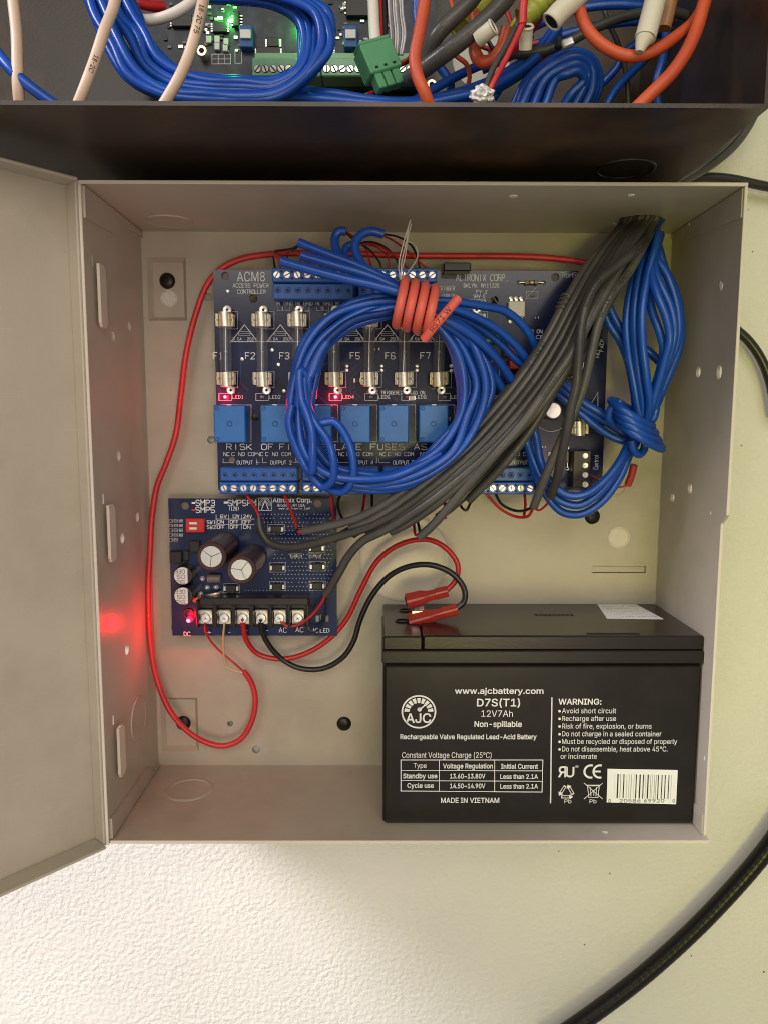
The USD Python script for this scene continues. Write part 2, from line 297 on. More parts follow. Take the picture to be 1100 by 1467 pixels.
a, b = P(849, 820, 0), P(924, 812, 0); slot = sbox(a[0], a[2], b[0], b[2]).buffer(.0004); back = back.difference(slot)
kc = P(579, 799, 0); kb = P(886, 770, 0)
obj('back_panel', plate(back, TH, TH), 'beige', enc, 30)
for x0, x1, z0, z1, hh in pans: obj('pressed_recess', pan(x0, x1, z0, z1, hh), 'beige', enc, False)
obj('slot_plate', plate(slot.buffer(-.0003), .0022, .0008), 'beige', enc)
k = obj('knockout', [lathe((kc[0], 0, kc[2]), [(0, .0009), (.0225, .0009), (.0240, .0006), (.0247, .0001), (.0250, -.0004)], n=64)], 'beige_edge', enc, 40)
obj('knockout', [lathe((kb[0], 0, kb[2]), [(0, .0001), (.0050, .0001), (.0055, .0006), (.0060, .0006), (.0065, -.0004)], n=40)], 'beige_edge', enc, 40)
def screw(u, v, h, r, label):
    c = P(u, v, h); 
    s = obj('mounting_screw', lathe(c, [(0, .0006), (r*.3, .0006), (r*.32, .0019), (r*.62, .0017), (r*.9, .001), (r, .0003), (r, -.0012)], n=24), 'screw_black', enc, 30, label=label)
    q = [bx(c+[0, -.0008, 0], (r*.24, .0004, r*1.05)), bx(c+[0, -.00085, 0], (r*1.05, .0004, r*.24))]
    for w in q: w.apply_transform(trimesh.transformations.rotation_matrix(.35, [0, 1, 0], c))
    obj('cross_recess', q, 'hole_dark', s, False)
screw(240, 402, -.0034, .0042, 'black screw in the upper left pressed recess'); screw(263, 1036, -.0034, .0042, 'black screw in the lower left pressed recess')
screw(493, 1037, 0, .0041, 'black screw left of the battery'); screw(848, 740, 0, .0042, 'black cross head screw under the blue cable knot')
# side plates: shapes in (h, z)
def side(shape, x, out):
    ms = []
    for p in polys(shape):
        m = trimesh.creation.extrude_polygon(p, TH, engine='earcut'); v = np.array(m.vertices)
        f = m.faces if out > 0 else m.faces[:, ::-1]
        ms.append(trimesh.Trimesh(np.column_stack([x+out*v[:, 2], -v[:, 0], v[:, 1]]), f, process=False))
    m = cat_(ms); m.fix_normals(); return m
def oval(u, v, x, rz=.0026, rh=.0026):
    p = Px(u, v, x); return affinity.scale(Point(-p[1], p[2]).buffer(1), rh, rz, origin=(-p[1], p[2]))
def slot_on(u, v, v2, x, wd=.0016):
    p, q = Px(u, v, x), Px(u, v2, x); return sbox(-p[1]-wd/2, min(p[2], q[2]), -p[1]+wd/2, max(p[2], q[2]))
R45 = .0014
left = sbox(0, 0, D, H)
for u, v in ((185, 468), (162, 482), (170, 653), (197, 741), (175.5, 771), (182, 931)): left = left.difference(oval(u, v, -W2))
slots_l = ((131.5, 365, 380, 379, 468, 137), (147.5, 706, 722, 723, 806, 151), (162, 1024, 1039, 1040, 1115, 165.5))
for u, va, vb, vc, vd, u2 in slots_l: left = left.difference(slot_on(u, va, vb, -W2))
obj('left_side', side(left, -W2, -1), 'beige', enc, False)
for u, va, vb, vc, vd, u2 in slots_l:         # pressed hinge tabs with cut corners
    p, q = Px(u2, vc, -W2), Px(u2, vd, -W2); h0 = -p[1]; z1, z0 = p[2], q[2]; w = .0055; c = .0022
    sh = Polygon([(h0-w*.8+c, z0), (h0-w*.8, z0+c), (h0-w*.8, z1-c), (h0-w*.8+c, z1), (h0+w*.6, z1), (h0+w*.6, z0+.002), (h0+w*.35, z0)])
    m = side(sh, -W2+.0016, 1)
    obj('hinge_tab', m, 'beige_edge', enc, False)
p = Px(198, 1030, -W2); kl = obj('knockout', [lathe(np.array([-W2, p[1], p[2]]), [(.0000, .0002), (.0108, .0002), (.0113, .0006), (.0118, -.0003)], axis=(1, 0, 0), n=40)], 'beige', enc, 40)
right = Polygon([(0, 0), (D-.0048, 0), (D-.0048, .1495), (D, .1535), (D, H), (0, H)])
for u, v, rz in ((1000, 533, .0026), (1030, 533, .0032), (963, 713, .0024), (988, 700, .0026)): right = right.difference(oval(u, v, W2, rz, .0026))
obj('right_side', side(right, W2, 1), 'beige', enc, False)
def hplate(shape, z0, z1):           # shape in (x, h)
    ms = []
    for p in polys(shape):
        m = trimesh.creation.extrude_polygon(p, z1-z0, engine='earcut'); v = np.array(m.vertices); ms.append(trimesh.Trimesh(np.column_stack([v[:, 0], -v[:, 1], z0+v[:, 2]]), m.faces, process=False))
    m = cat_(ms); m.fix_normals(); return m
top = sbox(-W2-TH, 0, W2+TH, D)
def onz(u, v, z): p = Pz(u, v, z); return p[0], -p[1]
HOLE = np.array([.1130, .0235]); top = top.difference(Point(*HOLE).buffer(.0118))
for u, v in ((735, 280.5), (904, 279)): pass
obj('top_side', hplate(top, H, H+TH), 'beige', enc, False)
c = onz(243, 316, H); obj('knockout', [lathe((c[0], -c[1], H), [(0, .0002), (.0105, .0002), (.0111, .0006), (.0117, -.0003)], axis=(0, 0, -1), n=40)], 'beige', enc, 40)
obj('bottom_side', hplate(sbox(-W2-TH, 0, W2+TH, D-.0012), -TH, 0), 'beige', enc, False)
c = onz(271, 1132, 0); obj('knockout', [lathe((c[0], -c[1], 0), [(0, .0001), (.0105, .0001), (.0109, .0006), (.0118, .0006), (.0125, .0001), (.0128, -.0004)], axis=(0, 0, 1), n=40)], 'beige', enc, 40)
for u, v, r in ((735, 280.5, .0022), (904, 279, .0017)): c = onz(u, v, H); obj('paint_fill', lathe((c[0], -c[1], H), [(0, .0003), (r*.8, .0003), (r, -.0002)], axis=(0, 0, -1), n=18), 'label_white', enc)
def chip(p, axis, r, seed):
    q = random.Random(seed); a = [q.uniform(.5, 1.2)*r for _ in range(9)]; sh = Polygon([(a[k]*math.cos(k*.698), a[k]*.6*math.sin(k*.698)) for k in range(9)]); m = trimesh.creation.extrude_polygon(sh, .0004, engine='earcut'); m.apply_translation([0, 0, -.0002]); m.apply_transform(trimesh.geometry.align_vectors([0, 0, 1], axis)); m.apply_translation(p); obj('paint_chip', m, 'label_white', enc, False)
chip(Px(1033, 409, W2), (-1, 0, 0), .0026, 1); chip(Px(1009, 1087, W2), (-1, 0, 0), .0009, 2); chip(Pz(867, 1193, 0), (0, 0, 1), .0018, 3); chip(Pz(1003, 330, H) if False else Px(987, 321, W2-.0006), (-1, 0, 0), .0010, 4); chip(Px(1018, 735, W2), (-1, 0, 0), .0007, 5)
for nm_, a_, b_ in (('front_edge_highlight', (-W2-TH, -D-.0003, H-.0001), (W2+TH, -D+.0004, H+TH+.0001)), ('front_edge_highlight', (-W2-TH, -D-.0003, -TH-.0001), (-W2+.0001, -D+.0004, H-.0002)), ('front_edge_highlight', (W2-.0001, -D-.0003, .1535), (W2+TH, -D+.0004, H-.0002)), ('front_edge_highlight', (W2-.0001, -D+.0045, .0006), (W2+TH, -D+.0052, .149)), ('front_edge_highlight', (-W2+.0002, -D+.0009, -TH-.0001), (W2+TH, -D+.0016, .0002))):  # added strips: the bright lit rim is put into their paler colour
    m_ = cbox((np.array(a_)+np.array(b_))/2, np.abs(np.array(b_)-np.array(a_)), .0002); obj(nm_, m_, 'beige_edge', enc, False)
# corner flaps folded from top and bottom on the side plates
def flap(x, out, pts, name='corner_flap'):
    obj(name, side(Polygon(pts), x, out), 'beige', enc, False)
e_ = .0003
flap(-W2+.0006-TH+.0006, 1, [(e_, H-.0006), (D-.001, H-.0006), (D-.001, H-.0135), (.042, H-.0115), (.020, H-.004), (e_, H-.003)])
flap(-W2+.0006-TH+.0006, 1, [(e_, .0006), (D-.002, .0006), (D-.002, .0105), (.022, .0088), (.012, .0016), (e_, .0012)])
flap(W2-.0006, 1, [(e_, H-.0006), (D-.001, H-.0006), (D-.001, H-.0125), (.022, H-.0085), (.012, H-.003), (e_, H-.003)])
flap(W2-.0006, 1, [(e_, .0006), (D-.0062, .0006), (D-.0062, .010), (.007, .0125), (e_, .0115)])
# door: a shallow tray swung open
dd, nn = np.array([-.656, -.755, 0]), np.array([.755, -.656, 0]); hg = np.array([-W2-TH-.0001, -D+.0001, 0])
def dbox(s0, s1, q0, q1, z0, z1):
    m = cbox(((s0+s1)/2, (q0+q1)/2, (z0+z1)/2), (s1-s0, q1-q0, z1-z0), .0004); v = np.array(m.vertices)
    m = trimesh.Trimesh(hg+v[:, :1]*dd+v[:, 1:2]*nn+np.column_stack([0*v[:, :2], v[:, 2]]), m.faces, process=False); m.fix_normals(); return m
dz0, dz1, FL = -.0014, H+.0016, .0072
dr = obj('door', dbox(0, .2790, -FL-.0013, -FL, dz0, dz1), 'beige', enc, False, label='open door panel hinged on the left edge')
obj('door_flange', dbox(0, .0014, -FL+.00005, .0006, dz0, dz1), 'beige', dr, False)
obj('door_flange', dbox(.0015, .2790, -FL+.00005, .0035, dz0, dz0+.0013), 'beige', dr, False)
obj('door_flange', dbox(.0015, .2790, -FL+.00005, .0035, dz1-.0013, dz1), 'beige', dr, False)
# ================================================================== black enclosure above
BZ, BD, BX = .3030, .1325, .1197
blk = thing('black_enclosure', 'black sheet metal enclosure mounted directly above the beige one, full of cables', 'electrical box', (0, 0, BZ))
hb = P(690, 78, 0)
bb = sbox(-.40, BZ, BX, .58).difference(Point(hb[0], hb[2]).buffer(.0150))
obj('back_panel', plate(bb, .0040, .0015), 'black_paint', blk, False)
c = onz(895, 242, BZ)
obj('bottom_side', hplate(sbox(-.40, -.0036, BX, BD), BZ, BZ+.0015), 'black_paint', blk, False)
obj('knockout', [lathe((c[0], -c[1], BZ), [(.0108, -.0004), (.0112, .0004), (.0120, .0007), (.0128, .0004), (.0132, -.0004)], axis=(0, 0, -1), n=44)], 'black_plastic', blk, 40)
obj('right_side', bx2((BX, .0036, BZ), (BX+.0015, -BD, .58)), 'black_paint', blk, False)
obj('left_side', bx2((-.4015, .0036, BZ), (-.40, -BD, .58)), 'black_paint', blk, False)
obj('top_side', bx2((-.40, .0036, .5785), (BX, -BD, .58)), 'black_paint', blk, False)
for u, v in ((1008, 106), (1008, 124)):
    q = P(u, v, .02); obj('clip', cbox(q, (.0012, .004, .005), .0003), 'black_plastic', blk, False)
# ================================================================== access power controller board
HB = .014
a, b = P(305.5, 386, HB), P(862, 703, HB)
acm = thing('access_control_board', 'large dark blue circuit board with a row of glass fuses and blue relays', 'circuit board', (0, 0, 0))
AX0, AX1, AZ0, AZ1 = a[0], b[0], b[2], a[2]
bs = sbox(AX0, AZ0, AX1, AZ1)
for u, v, r in ((323, 395, .0021), (363, 427.5, .0021), (708, 430, .0021), (795, 397, .0021), (332, 659, .0019), (366, 598, .0019)): bs = bs.difference(Point(*xz(P(u, v, HB))).buffer(r))
board = obj('board', plate(bs, -HB+.0016, .0016), 'pcb', acm, False)
for u, v in ((323, 395), (795, 397), (332, 659), (840, 690)): q = P(u, v, HB); obj('standoff', cylab((q[0], -.0001, q[2]), (q[0], -HB+.0018, q[2]), .0032, 12), 'grey_part', acm)
# traces
tr = []
for pts in ([(372, 500), (372, 555), (384, 575)], [(345, 505), (345, 548), (356, 560)], [(452, 535), (466, 520), (505, 520)], [(455, 545), (455, 565), (470, 580)], [(497, 560), (497, 540), (512, 522)], [(502, 562), (502, 543), (518, 526)], [(507, 565), (507, 548), (520, 535)],
            [(547, 560), (560, 575)], [(552, 556), (568, 574)], [(500, 560), (514, 574)], [(505, 556), (520, 574)], [(648, 555), (662, 570)], [(655, 500), (655, 545), (672, 563)], [(310, 500), (310, 552), (318, 562)], [(330, 478), (330, 540)], [(600, 556), (612, 571)], [(690, 400), (716, 440), (716, 500)], [(755, 430), (768, 408)],
            [(316, 560), (316, 575)], [(400, 560), (400, 640)], [(485, 590), (485, 630)], [(538, 575), (538, 640)], [(594, 575), (594, 612), (600, 620)]):
    tr.append(line(pts, HB, .55, .00005))
obj('trace', tr, 'trace', acm, False, kind='stuff')
sk = lambda name, ms, par, m='silk': obj(name, ms, m, par, False)
# lettering
ms = [letters('ACM8', 340, 402.5, 380, 13.5, HB, False)]
for u in (342.5, 351): ms.append(line([(u-3.2, 402.3), (u+3.2, 402.3)], HB, .2, .0002))
for u0, u1 in ((360.5, 366), (370, 375)): ms.append(line([(u0-1.5, 402.3), (u0+1.5, 402.3)], HB, .2, .0002)); ms.append(line([(u0-1.5, 389.3), (u0+.8, 389.3)], HB, .2, .0002))
sk('lettering', ms, acm)
for t, u, v, u2, c in (('ACCESS POWER', 334, 411.5, 385, 5.6), ('CONTROLLER', 341, 420.5, 381, 5.6), ('ALTRONIX CORP.', 653, 402, 728, 9), ('BKLYN, NY11220', 664, 411.5, 714, 5.6), ('TRIGGER', 628, 415.5, 651, 5.2), ('INPUT', 631, 426.5, 651, 5.2),
                       ('FY-2', 682, 420, 697, 4.6), ('94V-0', 678, 426.5, 694, 4.6), ('E315019', 670, 433, 695, 4.6), ('RoHS', 805, 397, 825, 7), ('INPUT TRIGGERED = LED ON', 525, 564.5, 608, 4.6), ('8 ON', 760, 477, 776, 5), ('ACP', 763, 485, 777, 5)):
    sk('lettering', silk(t, u, v, u2, c, HB, .25 if c < 8 else .34), acm)
for t, u, u2 in (('RISK', 325, 361), ('OF', 375, 392), ('FIRE', 401, 436), ('REPLACE', 450, 518), ('FUSES', 531, 579), ('AS', 593, 611), ('MARKED', 624, 680)): sk('lettering', silk(t, u, 644, u2, 8, HB, .44), acm)
oc = (355, 403, 461, 519.5, 578, 636, 693, 748)
for i, c in enumerate(oc):
    ms = []
    for t, du, w in (('NC', -30, 8), ('C', -18.5, 4.2), ('NO', -8.5, 8), ('COM', 5, 13)): ms.append(silk(t, c+du-4, 653, c+du+w-4, 5, HB, .24))
    ms.append(silk('OUTPUT %d' % (i+1), c-15, 665, c+15, 5, HB, .24)); ms += [line([(c-35, 657), (c-35, 663), (c-20, 663)], HB, .16), line([(c+18, 663), (c+21, 663), (c+21, 655)], HB, .16)]
    sk('lettering', ms, acm)
for k in range(8):
    u = 395+28.2*k+(10 if k > 3 else 0); sk('lettering', [silk('IN', u, 437, u+6, 4.8, HB, .22), silk('GND', u+12, 437, u+25, 4.8, HB, .22), silk(str(k+1), u+8, 444, u+12, 4.6, HB, .22), line([(u+3, 439), (u+3, 445), (u+7, 445)], HB, .14), line([(u+13, 445), (u+20, 445), (u+20, 439)], HB, .14)], acm)
fu = (323, 375, 426, 478, 528.5, 578, 628, 680)
fl_ = (313, 359, 408, 459, 509, 559, 609, 660)
tri = []
for i, u in enumerate(fu):
    sk('lettering', silk('F%d' % (i+1), fl_[i]-7, 514, fl_[i]+6.5, 9, HB, .40), acm)
    m_ = [rect_line(u+2, 445+1, u+18, 471, HB, .15), rect_line(u+2, 532, u+18, 555, HB, .15)]
    if i < 7:
        c = (u+fu[i+1])/2+1.5; m_ += [line([(c-19, 489), (c, 465), (c+19, 489)], HB, .34), rect_line(c-8, 475, c+8, 480.5, HB, .14), line([(c-10, 477.7), (c+10, 477.7)], HB, .12), silk('3.5A', c-17, 487.2, c-4, 3.6, HB, .18), silk('250V', c+4, 487.2, c+17, 3.6, HB, .18)]
    sk('fuse_marking', m_, acm)
sk('marking_line', line([(329, 489.4), (675, 489.4)], HB, .32, .0002), acm)
for u, v in ((497, 524), (497, 530), (547, 524), (547, 530), (597, 524), (597, 530), (646, 524), (646, 531), (390, 501), (347, 514), (399, 522), (448, 524), (326, 416.5), (407, 560)):
    q = P(u, v, HB); obj('via', lathe(q, [(0, .0002), (.0006, .00025), (.0009, .0001), (.0011, -.0001)], n=12), 'solder', acm)
# fuses in their clips
FH = HB+.0078
def arc_clip(c, z0, z1):
    th = np.radians(np.linspace(-28, 208, 18)); ro, ri = .0040, .00345
    o = [(math.cos(t)*ro, math.sin(t)*ro) for t in th]; i = [(math.cos(t)*ri, math.sin(t)*ri) for t in th]
    lipR = [(.0043, -.0029), (.0039, -.0031)]; lipL = [(-.0039, -.0031), (-.0043, -.0029)]
    shp = Polygon([lipR[0]]+o+[lipL[1], lipL[0]]+i[::-1]+[lipR[1]]).buffer(0)
    parts = []
    n = 2; w = (z1-z0-.0005*(n-1))/n
    for k in range(n):
        for p in polys(shp):
            m = trimesh.creation.extrude_polygon(p, w, engine='earcut'); v = np.array(m.vertices); m = trimesh.Trimesh(np.column_stack([c[0]+v[:, 0], c[1]+v[:, 1], z0+k*(w+.0005)+v[:, 2]]), m.faces, process=False); m.fix_normals(); parts.append(m)
    parts.append(bx2((c[0]-.002, c[1]+.0036, z0), (c[0]+.002, -HB-.0001, z1)))
    for s in (-1, 1):
        for k in range(3): parts.append(bx2((c[0]+s*.0040, c[1]-.0025+k*.0021, z0+.0003), (c[0]+s*.00445, c[1]-.0016+k*.0021, z1-.0003)))
    return parts
for i, u in enumerate(fu):
    A, B = P(u, 447, FH), P(u+1.2, 554, FH); x = (A[0]+B[0])/2; z1, z0 = A[2], B[2]; c = (x, -FH, 0)
    g = cylab((x, -FH, z0+.004), (x, -FH, z1-.004), .0029, 20); g = trimesh.Trimesh(g.vertices, g.faces[[k for k, nz in enumerate(g.face_normals) if abs(nz[2]) < .9]], process=False)
    f = obj('fuse', g, 'glass', acm, True)
    obj('end_cap', cylab((x, -FH, z0), (x, -FH, z0+.0072), .0032, 20), 'nickel', f); obj('end_cap', cylab((x, -FH, z1-.0072), (x, -FH, z1), .0032, 20), 'nickel', f)
    obj('fuse_wire', [cylab((x-.0004, -FH, z0+.005), (x+.0003, -FH, z1-.005), .00022, 6), lathe((x, -FH, (z0+z1)/2-.001), [(0, -.0009), (.0006, -.0004), (.0006, .0004), (0, .0009)], axis=(0, 0, 1), n=8)], 'nickel', f)
    for zc, s in ((z0, 1), (z1, -1)):
        lo, hi = sorted((zc+s*.0010, zc+s*.0072))
        cl = obj('fuse_clip', arc_clip(c, lo, hi), 'nickel' if i % 3 else 'brass', acm, 30)
        ez = zc-s*.0016; ex = x+(.0006 if s < 0 else .0016)
        obj('eyelet', [lathe((ex, -HB-.0052, ez), [(.0007, -.0006), (.0022, -.0006), (.0022, .0004), (.0018, .0006), (.0007, .0004), (.0007, -.0006)], n=16), bx2((ex-.0012, -HB-.0052, min(ez+s*.001, ez+s*.003)), (ex+.0012, -HB-.0042, max(ez+s*.001, ez+s*.003))), bx2((ex-.0012, -HB-.0048, ez+s*.0016), (ex+.0012, -HB, ez+s*.0022))], 'silver', cl, 30)
# relays
RH = HB+.0152
for i, (u0, u1) in enumerate(((307, 351), (374, 415), (431, 475), (487.5, 530.5), (543, 585.5), (600, 642), (656, 698), (713, 755))):
    a, b = P(u0, 634, RH), P(u1, 580, RH); w, hh = b[0]-a[0], b[2]-a[2]; cx_, cz_ = (a[0]+b[0])/2, (a[2]+b[2])/2
    r = obj('relay', cbox((cx_, -(HB+RH)/2, cz_), (w, RH-HB-.0002, hh), .0005), 'relay_blue', acm, False)
    obj('center_mark', ring((cx_, -RH, cz_), .0012, .00022, n=20, k=6), 'relay_mark', r); obj('corner_mark', ring((a[0]+.0017, -RH, a[2]+.0017), .0008, .0002, n=14, k=5), 'relay_mark', r); obj('corner_mark', ring((a[0]+.0017, -RH, b[2]-.0017), .0008, .0002, n=14, k=5), 'relay_mark', r)
    obj('notch', bx((cx_, -RH+.0002, b[2]+.0001), (.0022, .0009, .0006)), 'silk', r, False)
    uu0, uu1 = u0+10, u1+9
    sk('relay_outline', rect_line(uu0, 580, uu1, 633, HB, .16), acm)
# terminal blocks
def terminal(u0, v0, u1, v1, n, screws_low):
    h0 = .0085; h1 = .0106; a, b = P(u0, v1, HB+h1), P(u1, v0, HB+h1); x0, x1, z0, z1 = a[0], b[0], a[2], b[2]; zs = z0+(z1-z0)*.46 if screws_low else z1-(z1-z0)*.46
    (za, zb), (zc, zd) = ((z0, zs), (zs+.0002, z1)) if screws_low else ((zs, z1), (z0, zs-.0002))
    bd = obj('terminal_block', [cbox(((x0+x1)/2, -HB-h1/2, (za+zb)/2), (x1-x0, h1, zb-za), .0005), cbox(((x0+x1)/2, -HB-h0/2, (zc+zd)/2), (x1-x0-.0002, h0, zd-zc), .0005),
        bx2((x0+.0006, -HB-h0+.0003, (zd-.0016) if screws_low else zc+.0004), (x1-.0006, -HB-h0-.0005, (zd-.0007) if screws_low else zc+.0013))], 'blue_plastic', acm, False)
    p = (x1-x0)/n
    for k in range(n):
        x = x0+(k+.5)*p; z = (za+zb)/2; zh = (zc+zd)/2+(-.0004 if screws_low else .0006)
        ang = random.uniform(0, 180); hd = Point(0, 0).buffer(.00155, 6); hs = affinity.rotate(sbox(-.002, -.00028, .002, .00028), ang, origin=(0, 0))
        obj('screw', [plate(affinity.translate(hd.difference(hs), x, z), -HB-h1+.0001, .0006)], 'silver', bd, False); obj('screw_slot', plate(affinity.translate(hd, x, z), -HB-h1+.0001, .0002), 'grey_part', bd, False)
        obj('test_hole', [ring((x, -HB-h0, zh), .00135, .00028, n=14, k=5)], 'blue_plastic', bd)
        obj('hole', lathe((x, -HB-h0, zh), [(.0008, .0001), (0, .00012)], n=10), 'hole_dark', bd)
        obj('hole', [lathe((x+p/2-.0001, -HB-h1, z+s), [(.00065, .0001), (0, .00012)], n=8) for s in (.0016, -.0016)] if k < n-1 else [lathe((x+p/2-.0012, -HB-h1, z+s), [(.0004, .0001), (0, .00012)], n=8) for s in (.0016, -.0016)], 'hole_dark', bd)
        xx = x; fz = z0 if screws_low else z1
        obj('wire_entry', bx((xx, -HB-.0045, fz), (p*.62, .0062, .0004)), 'hole_dark', bd, False)
for u0, u1 in ((390, 506.5), (513, 626)): terminal(u0, 383.5, u1, 427.5, 8, False)
for u0, u1 in ((314.5, 426), (433, 543), (548.5, 654), (659, 766)): terminal(u0, 670, u1, 708, 8, True)
# small parts
def led(u, v, lit, h=HB, par=acm, nm='indicator_light'):
    q = P(u, v, h); b_ = obj(nm, cbox(q+[0, -.0004, 0], (.0020, .0008, .0014), .0002), 'led_off' if not lit else 'led_red', par, False, label='lit red indicator light' if lit else None)
    obj('lens', lathe(q+[0, -.0008, 0], [(.0008, -.0001), (.0007, .0004), (.0004, .0007), (0, .0008)], n=12), 'led_off' if not lit else 'led_red_core', b_)
    return q
for i, u in enumerate((323, 376, 428, 481, 532, 584, 636, 688)):
    led(u, 568.5, i in (0, 3)); sk('lettering', [silk('LED%d' % (i+1), u+10.5, 571, u+26, 4.8, HB, .23), rect_line(u-9, 563.5, u+9, 573.5, HB, .24)], acm)
def lamp(name, pos, col, power, rad=.001, cone=None, to=None):
    L = UsdLux.SphereLight.Define(stage, '/World/'+name); L.CreateRadiusAttr(rad); L.CreateColorAttr(Gf.Vec3f(*col)); L.CreateIntensityAttr(power); L.CreateNormalizeAttr(True)
    if cone:
        sh = UsdLux.ShapingAPI.Apply(L.GetPrim()); sh.CreateShapingConeAngleAttr(cone); sh.CreateShapingConeSoftnessAttr(.8); aim(L, pos, to)
    else: L.AddTranslateOp().Set(Gf.Vec3d(*map(float, pos)))
for i, u in enumerate((323, 481)): lamp(f'board_light_{i}', P(u, 568.5, HB)+[0, -.0035, 0], (1, .004, .02), .0028, .0008)
q = P(740, 442, HB+.004); o = obj('optocoupler', cbox(q+[0, .002, 0], (.0083, .0038, .0078), .0004), 'ic_white', acm, False)
for k in (-1, 0, 1):
    for s in (-1, 1): obj('pin', [bx(q+[k*.0026, .0025, s*.0044], (.0014, .0008, .0012)), lathe(q+[k*.0026, .0038, s*.0058], [(0, .0006), (.0009, .0004), (.0012, -.0001)], n=10)], 'silver', o, False)
q0, q1 = P(742, 405, HB), P(778, 405, HB); up = np.array([0, -.0014, 0])
r = obj('resistor', lathe((q0+q1)/2+up, [(0, -.0034), (.0010, -.0033), (.0013, -.0026), (.0010, -.0018), (.0010, .0018), (.0013, .0026), (.0010, .0033), (0, .0034)], axis=(1, 0, 0), n=14), 'resistor', acm)
obj('lead', [cylab(q0+up, q1+up, .0003, 6)]+[lathe(q, [(.0006, .0016), (.0012, .0003), (.0014, -.0001)], n=12) for q in (q0, q1)], 'silver', r)
for k, mm_ in enumerate(('coral_ink', 'brass', 'black_plastic')): obj('band', cylab((q0+q1)/2+up+[-.0014+k*.0013, 0, 0], (q0+q1)/2+up+[-.0010+k*.0013, 0, 0], .00105, 12), mm_, r)
sk('outline', [rect_line(754, 417, 770, 427, HB, .16), line([(768, 411), (752, 428)], HB, .14)], acm)
led(762, 422, False)
for k, (u, v, w, hh, m_) in enumerate(((731, 503, 22, 15, 'dip_red'), (737, 522, 20, 15, 'dip_red'), (690, 470, 16, 9, 'pale_green'), (703, 487, 17, 9, 'pale_green'))):
    q = P(u, v, HB); obj('jumper' if m_ == 'dip_red' else 'connector', cbox(q+[0, -.003, 0], (w/2.75e3, .006, hh/2.75e3), .0004), m_, acm, False)
sk('outline', [rect_line(690, 518, 715, 540, HB, .16), rect_line(810, 418, 845, 452, HB, .3), silk('GI', 697, 536, 708, 5, HB, .16)], acm)
sk('logo', [line([(816+14+12*math.cos(t), 436+12*math.sin(t)) for t in np.linspace(2.3, 7.1, 16)], HB, .3)], acm)
q = P(655, 385, HB+.010); obj('socket', cbox(q+[0, .005, .0012], (.0135, .0095, .0042), .0005), 'black_plastic', acm, False)
ctop = P(792, 588, HB+.012); cbs = np.array([ctop[0], -HB, ctop[2]])
o = obj('capacitor', lathe(cbs, [(0, .0001), (.0050, .0001), (.0050, .0112), (.0046, .0118), (.0040, .0118), (.0039, .0116), (0, .0116)], n=28), 'cap_black', acm); obj('top', lathe(ctop, [(.0040, -.0003), (.0038, .0001), (0, .0001)], n=24), 'cap_top', o)
sk('outline', line([(789+26*math.cos(t), 592+26*math.sin(t)) for t in np.linspace(.3, 2.3, 14)], HB, .2), acm)
x = P(829, 600, FH)[0]; zt, zb = P(829, 520, FH)[2], P(829, 624, FH)[2]
g = cylab((x, -FH, zb+.004), (x, -FH, zt-.004), .0029, 18); g = trimesh.Trimesh(g.vertices, g.faces[[k for k, nz in enumerate(g.face_normals) if abs(nz[2]) < .9]], process=False)
f = obj('fuse', g, 'glass', acm, True); obj('end_cap', cylab((x, -FH, zb), (x, -FH, zb+.0072), .0032, 18), 'nickel', f); obj('end_cap', cylab((x, -FH, zt-.0072), (x, -FH, zt), .0032, 18), 'nickel', f)
for lo in (zb+.001, zt-.0072): obj('fuse_clip', arc_clip((x, -FH, 0), lo, lo+.0062), 'brass', acm, 30)
sk('fuse_marking', [line([(838, 592), (856, 562), (856, 610), (838, 592)], HB, .26)], acm)
c0, c1 = P(819, 700, HB+.008), P(847, 645, HB+.008)
o = obj('power_connector', [cbox(((c0[0]+c1[0])/2, -HB-.004, (c0[2]+c1[2])/2), (c1[0]-c0[0], .008, c1[2]-c0[2]), .0005)], 'black_plastic', acm, False)
for k in range(4): obj('screw', lathe(P(838, 653+k*13.7, HB+.008)+[0, 0, 0], [(0, .0002), (.0013, .0003), (.0016, .0001), (.0016, -.0004)], n=14), 'silver', o)
def vsilk(text, u, v0, v1, cap, h, lw=.18):   # reading upwards
    a, b, c = P(u, v0, h), P(u, v1, h), P(u-cap, v0, h); g = unary_union([l.buffer(lw*.0005, cap_style=2) for l in strokes(text, b[2]-a[2], a[0]-c[0])])
    return flat(affinity.translate(affinity.rotate(g, 90, origin=(0, 0)), a[0], a[2]), -h-.00012)
sk('lettering', vsilk('Control', 856, 672, 651, 6, HB, .2), acm); sk('lettering', [vsilk('NO C', 858, 512, 490, 5, HB), vsilk('FACP', 864, 503, 486, 5, HB)], acm)
r = obj('resistor', lathe(P(812, 655, HB+.0015), [(0, -.003), (.0010, -.0028), (.0010, .0028), (0, .003)], axis=(0, 0, 1), n=12), 'grey_part', acm)
obj('lead', [cylab(P(812, 642, HB+.0015), P(812, 670, HB+.0015), .0003, 6)]+[ring(P(812, v, HB+.0003), .0009, .0003, n=14, k=5) for v in (641, 671)], 'silver', r)
rp_ = random.Random(21)
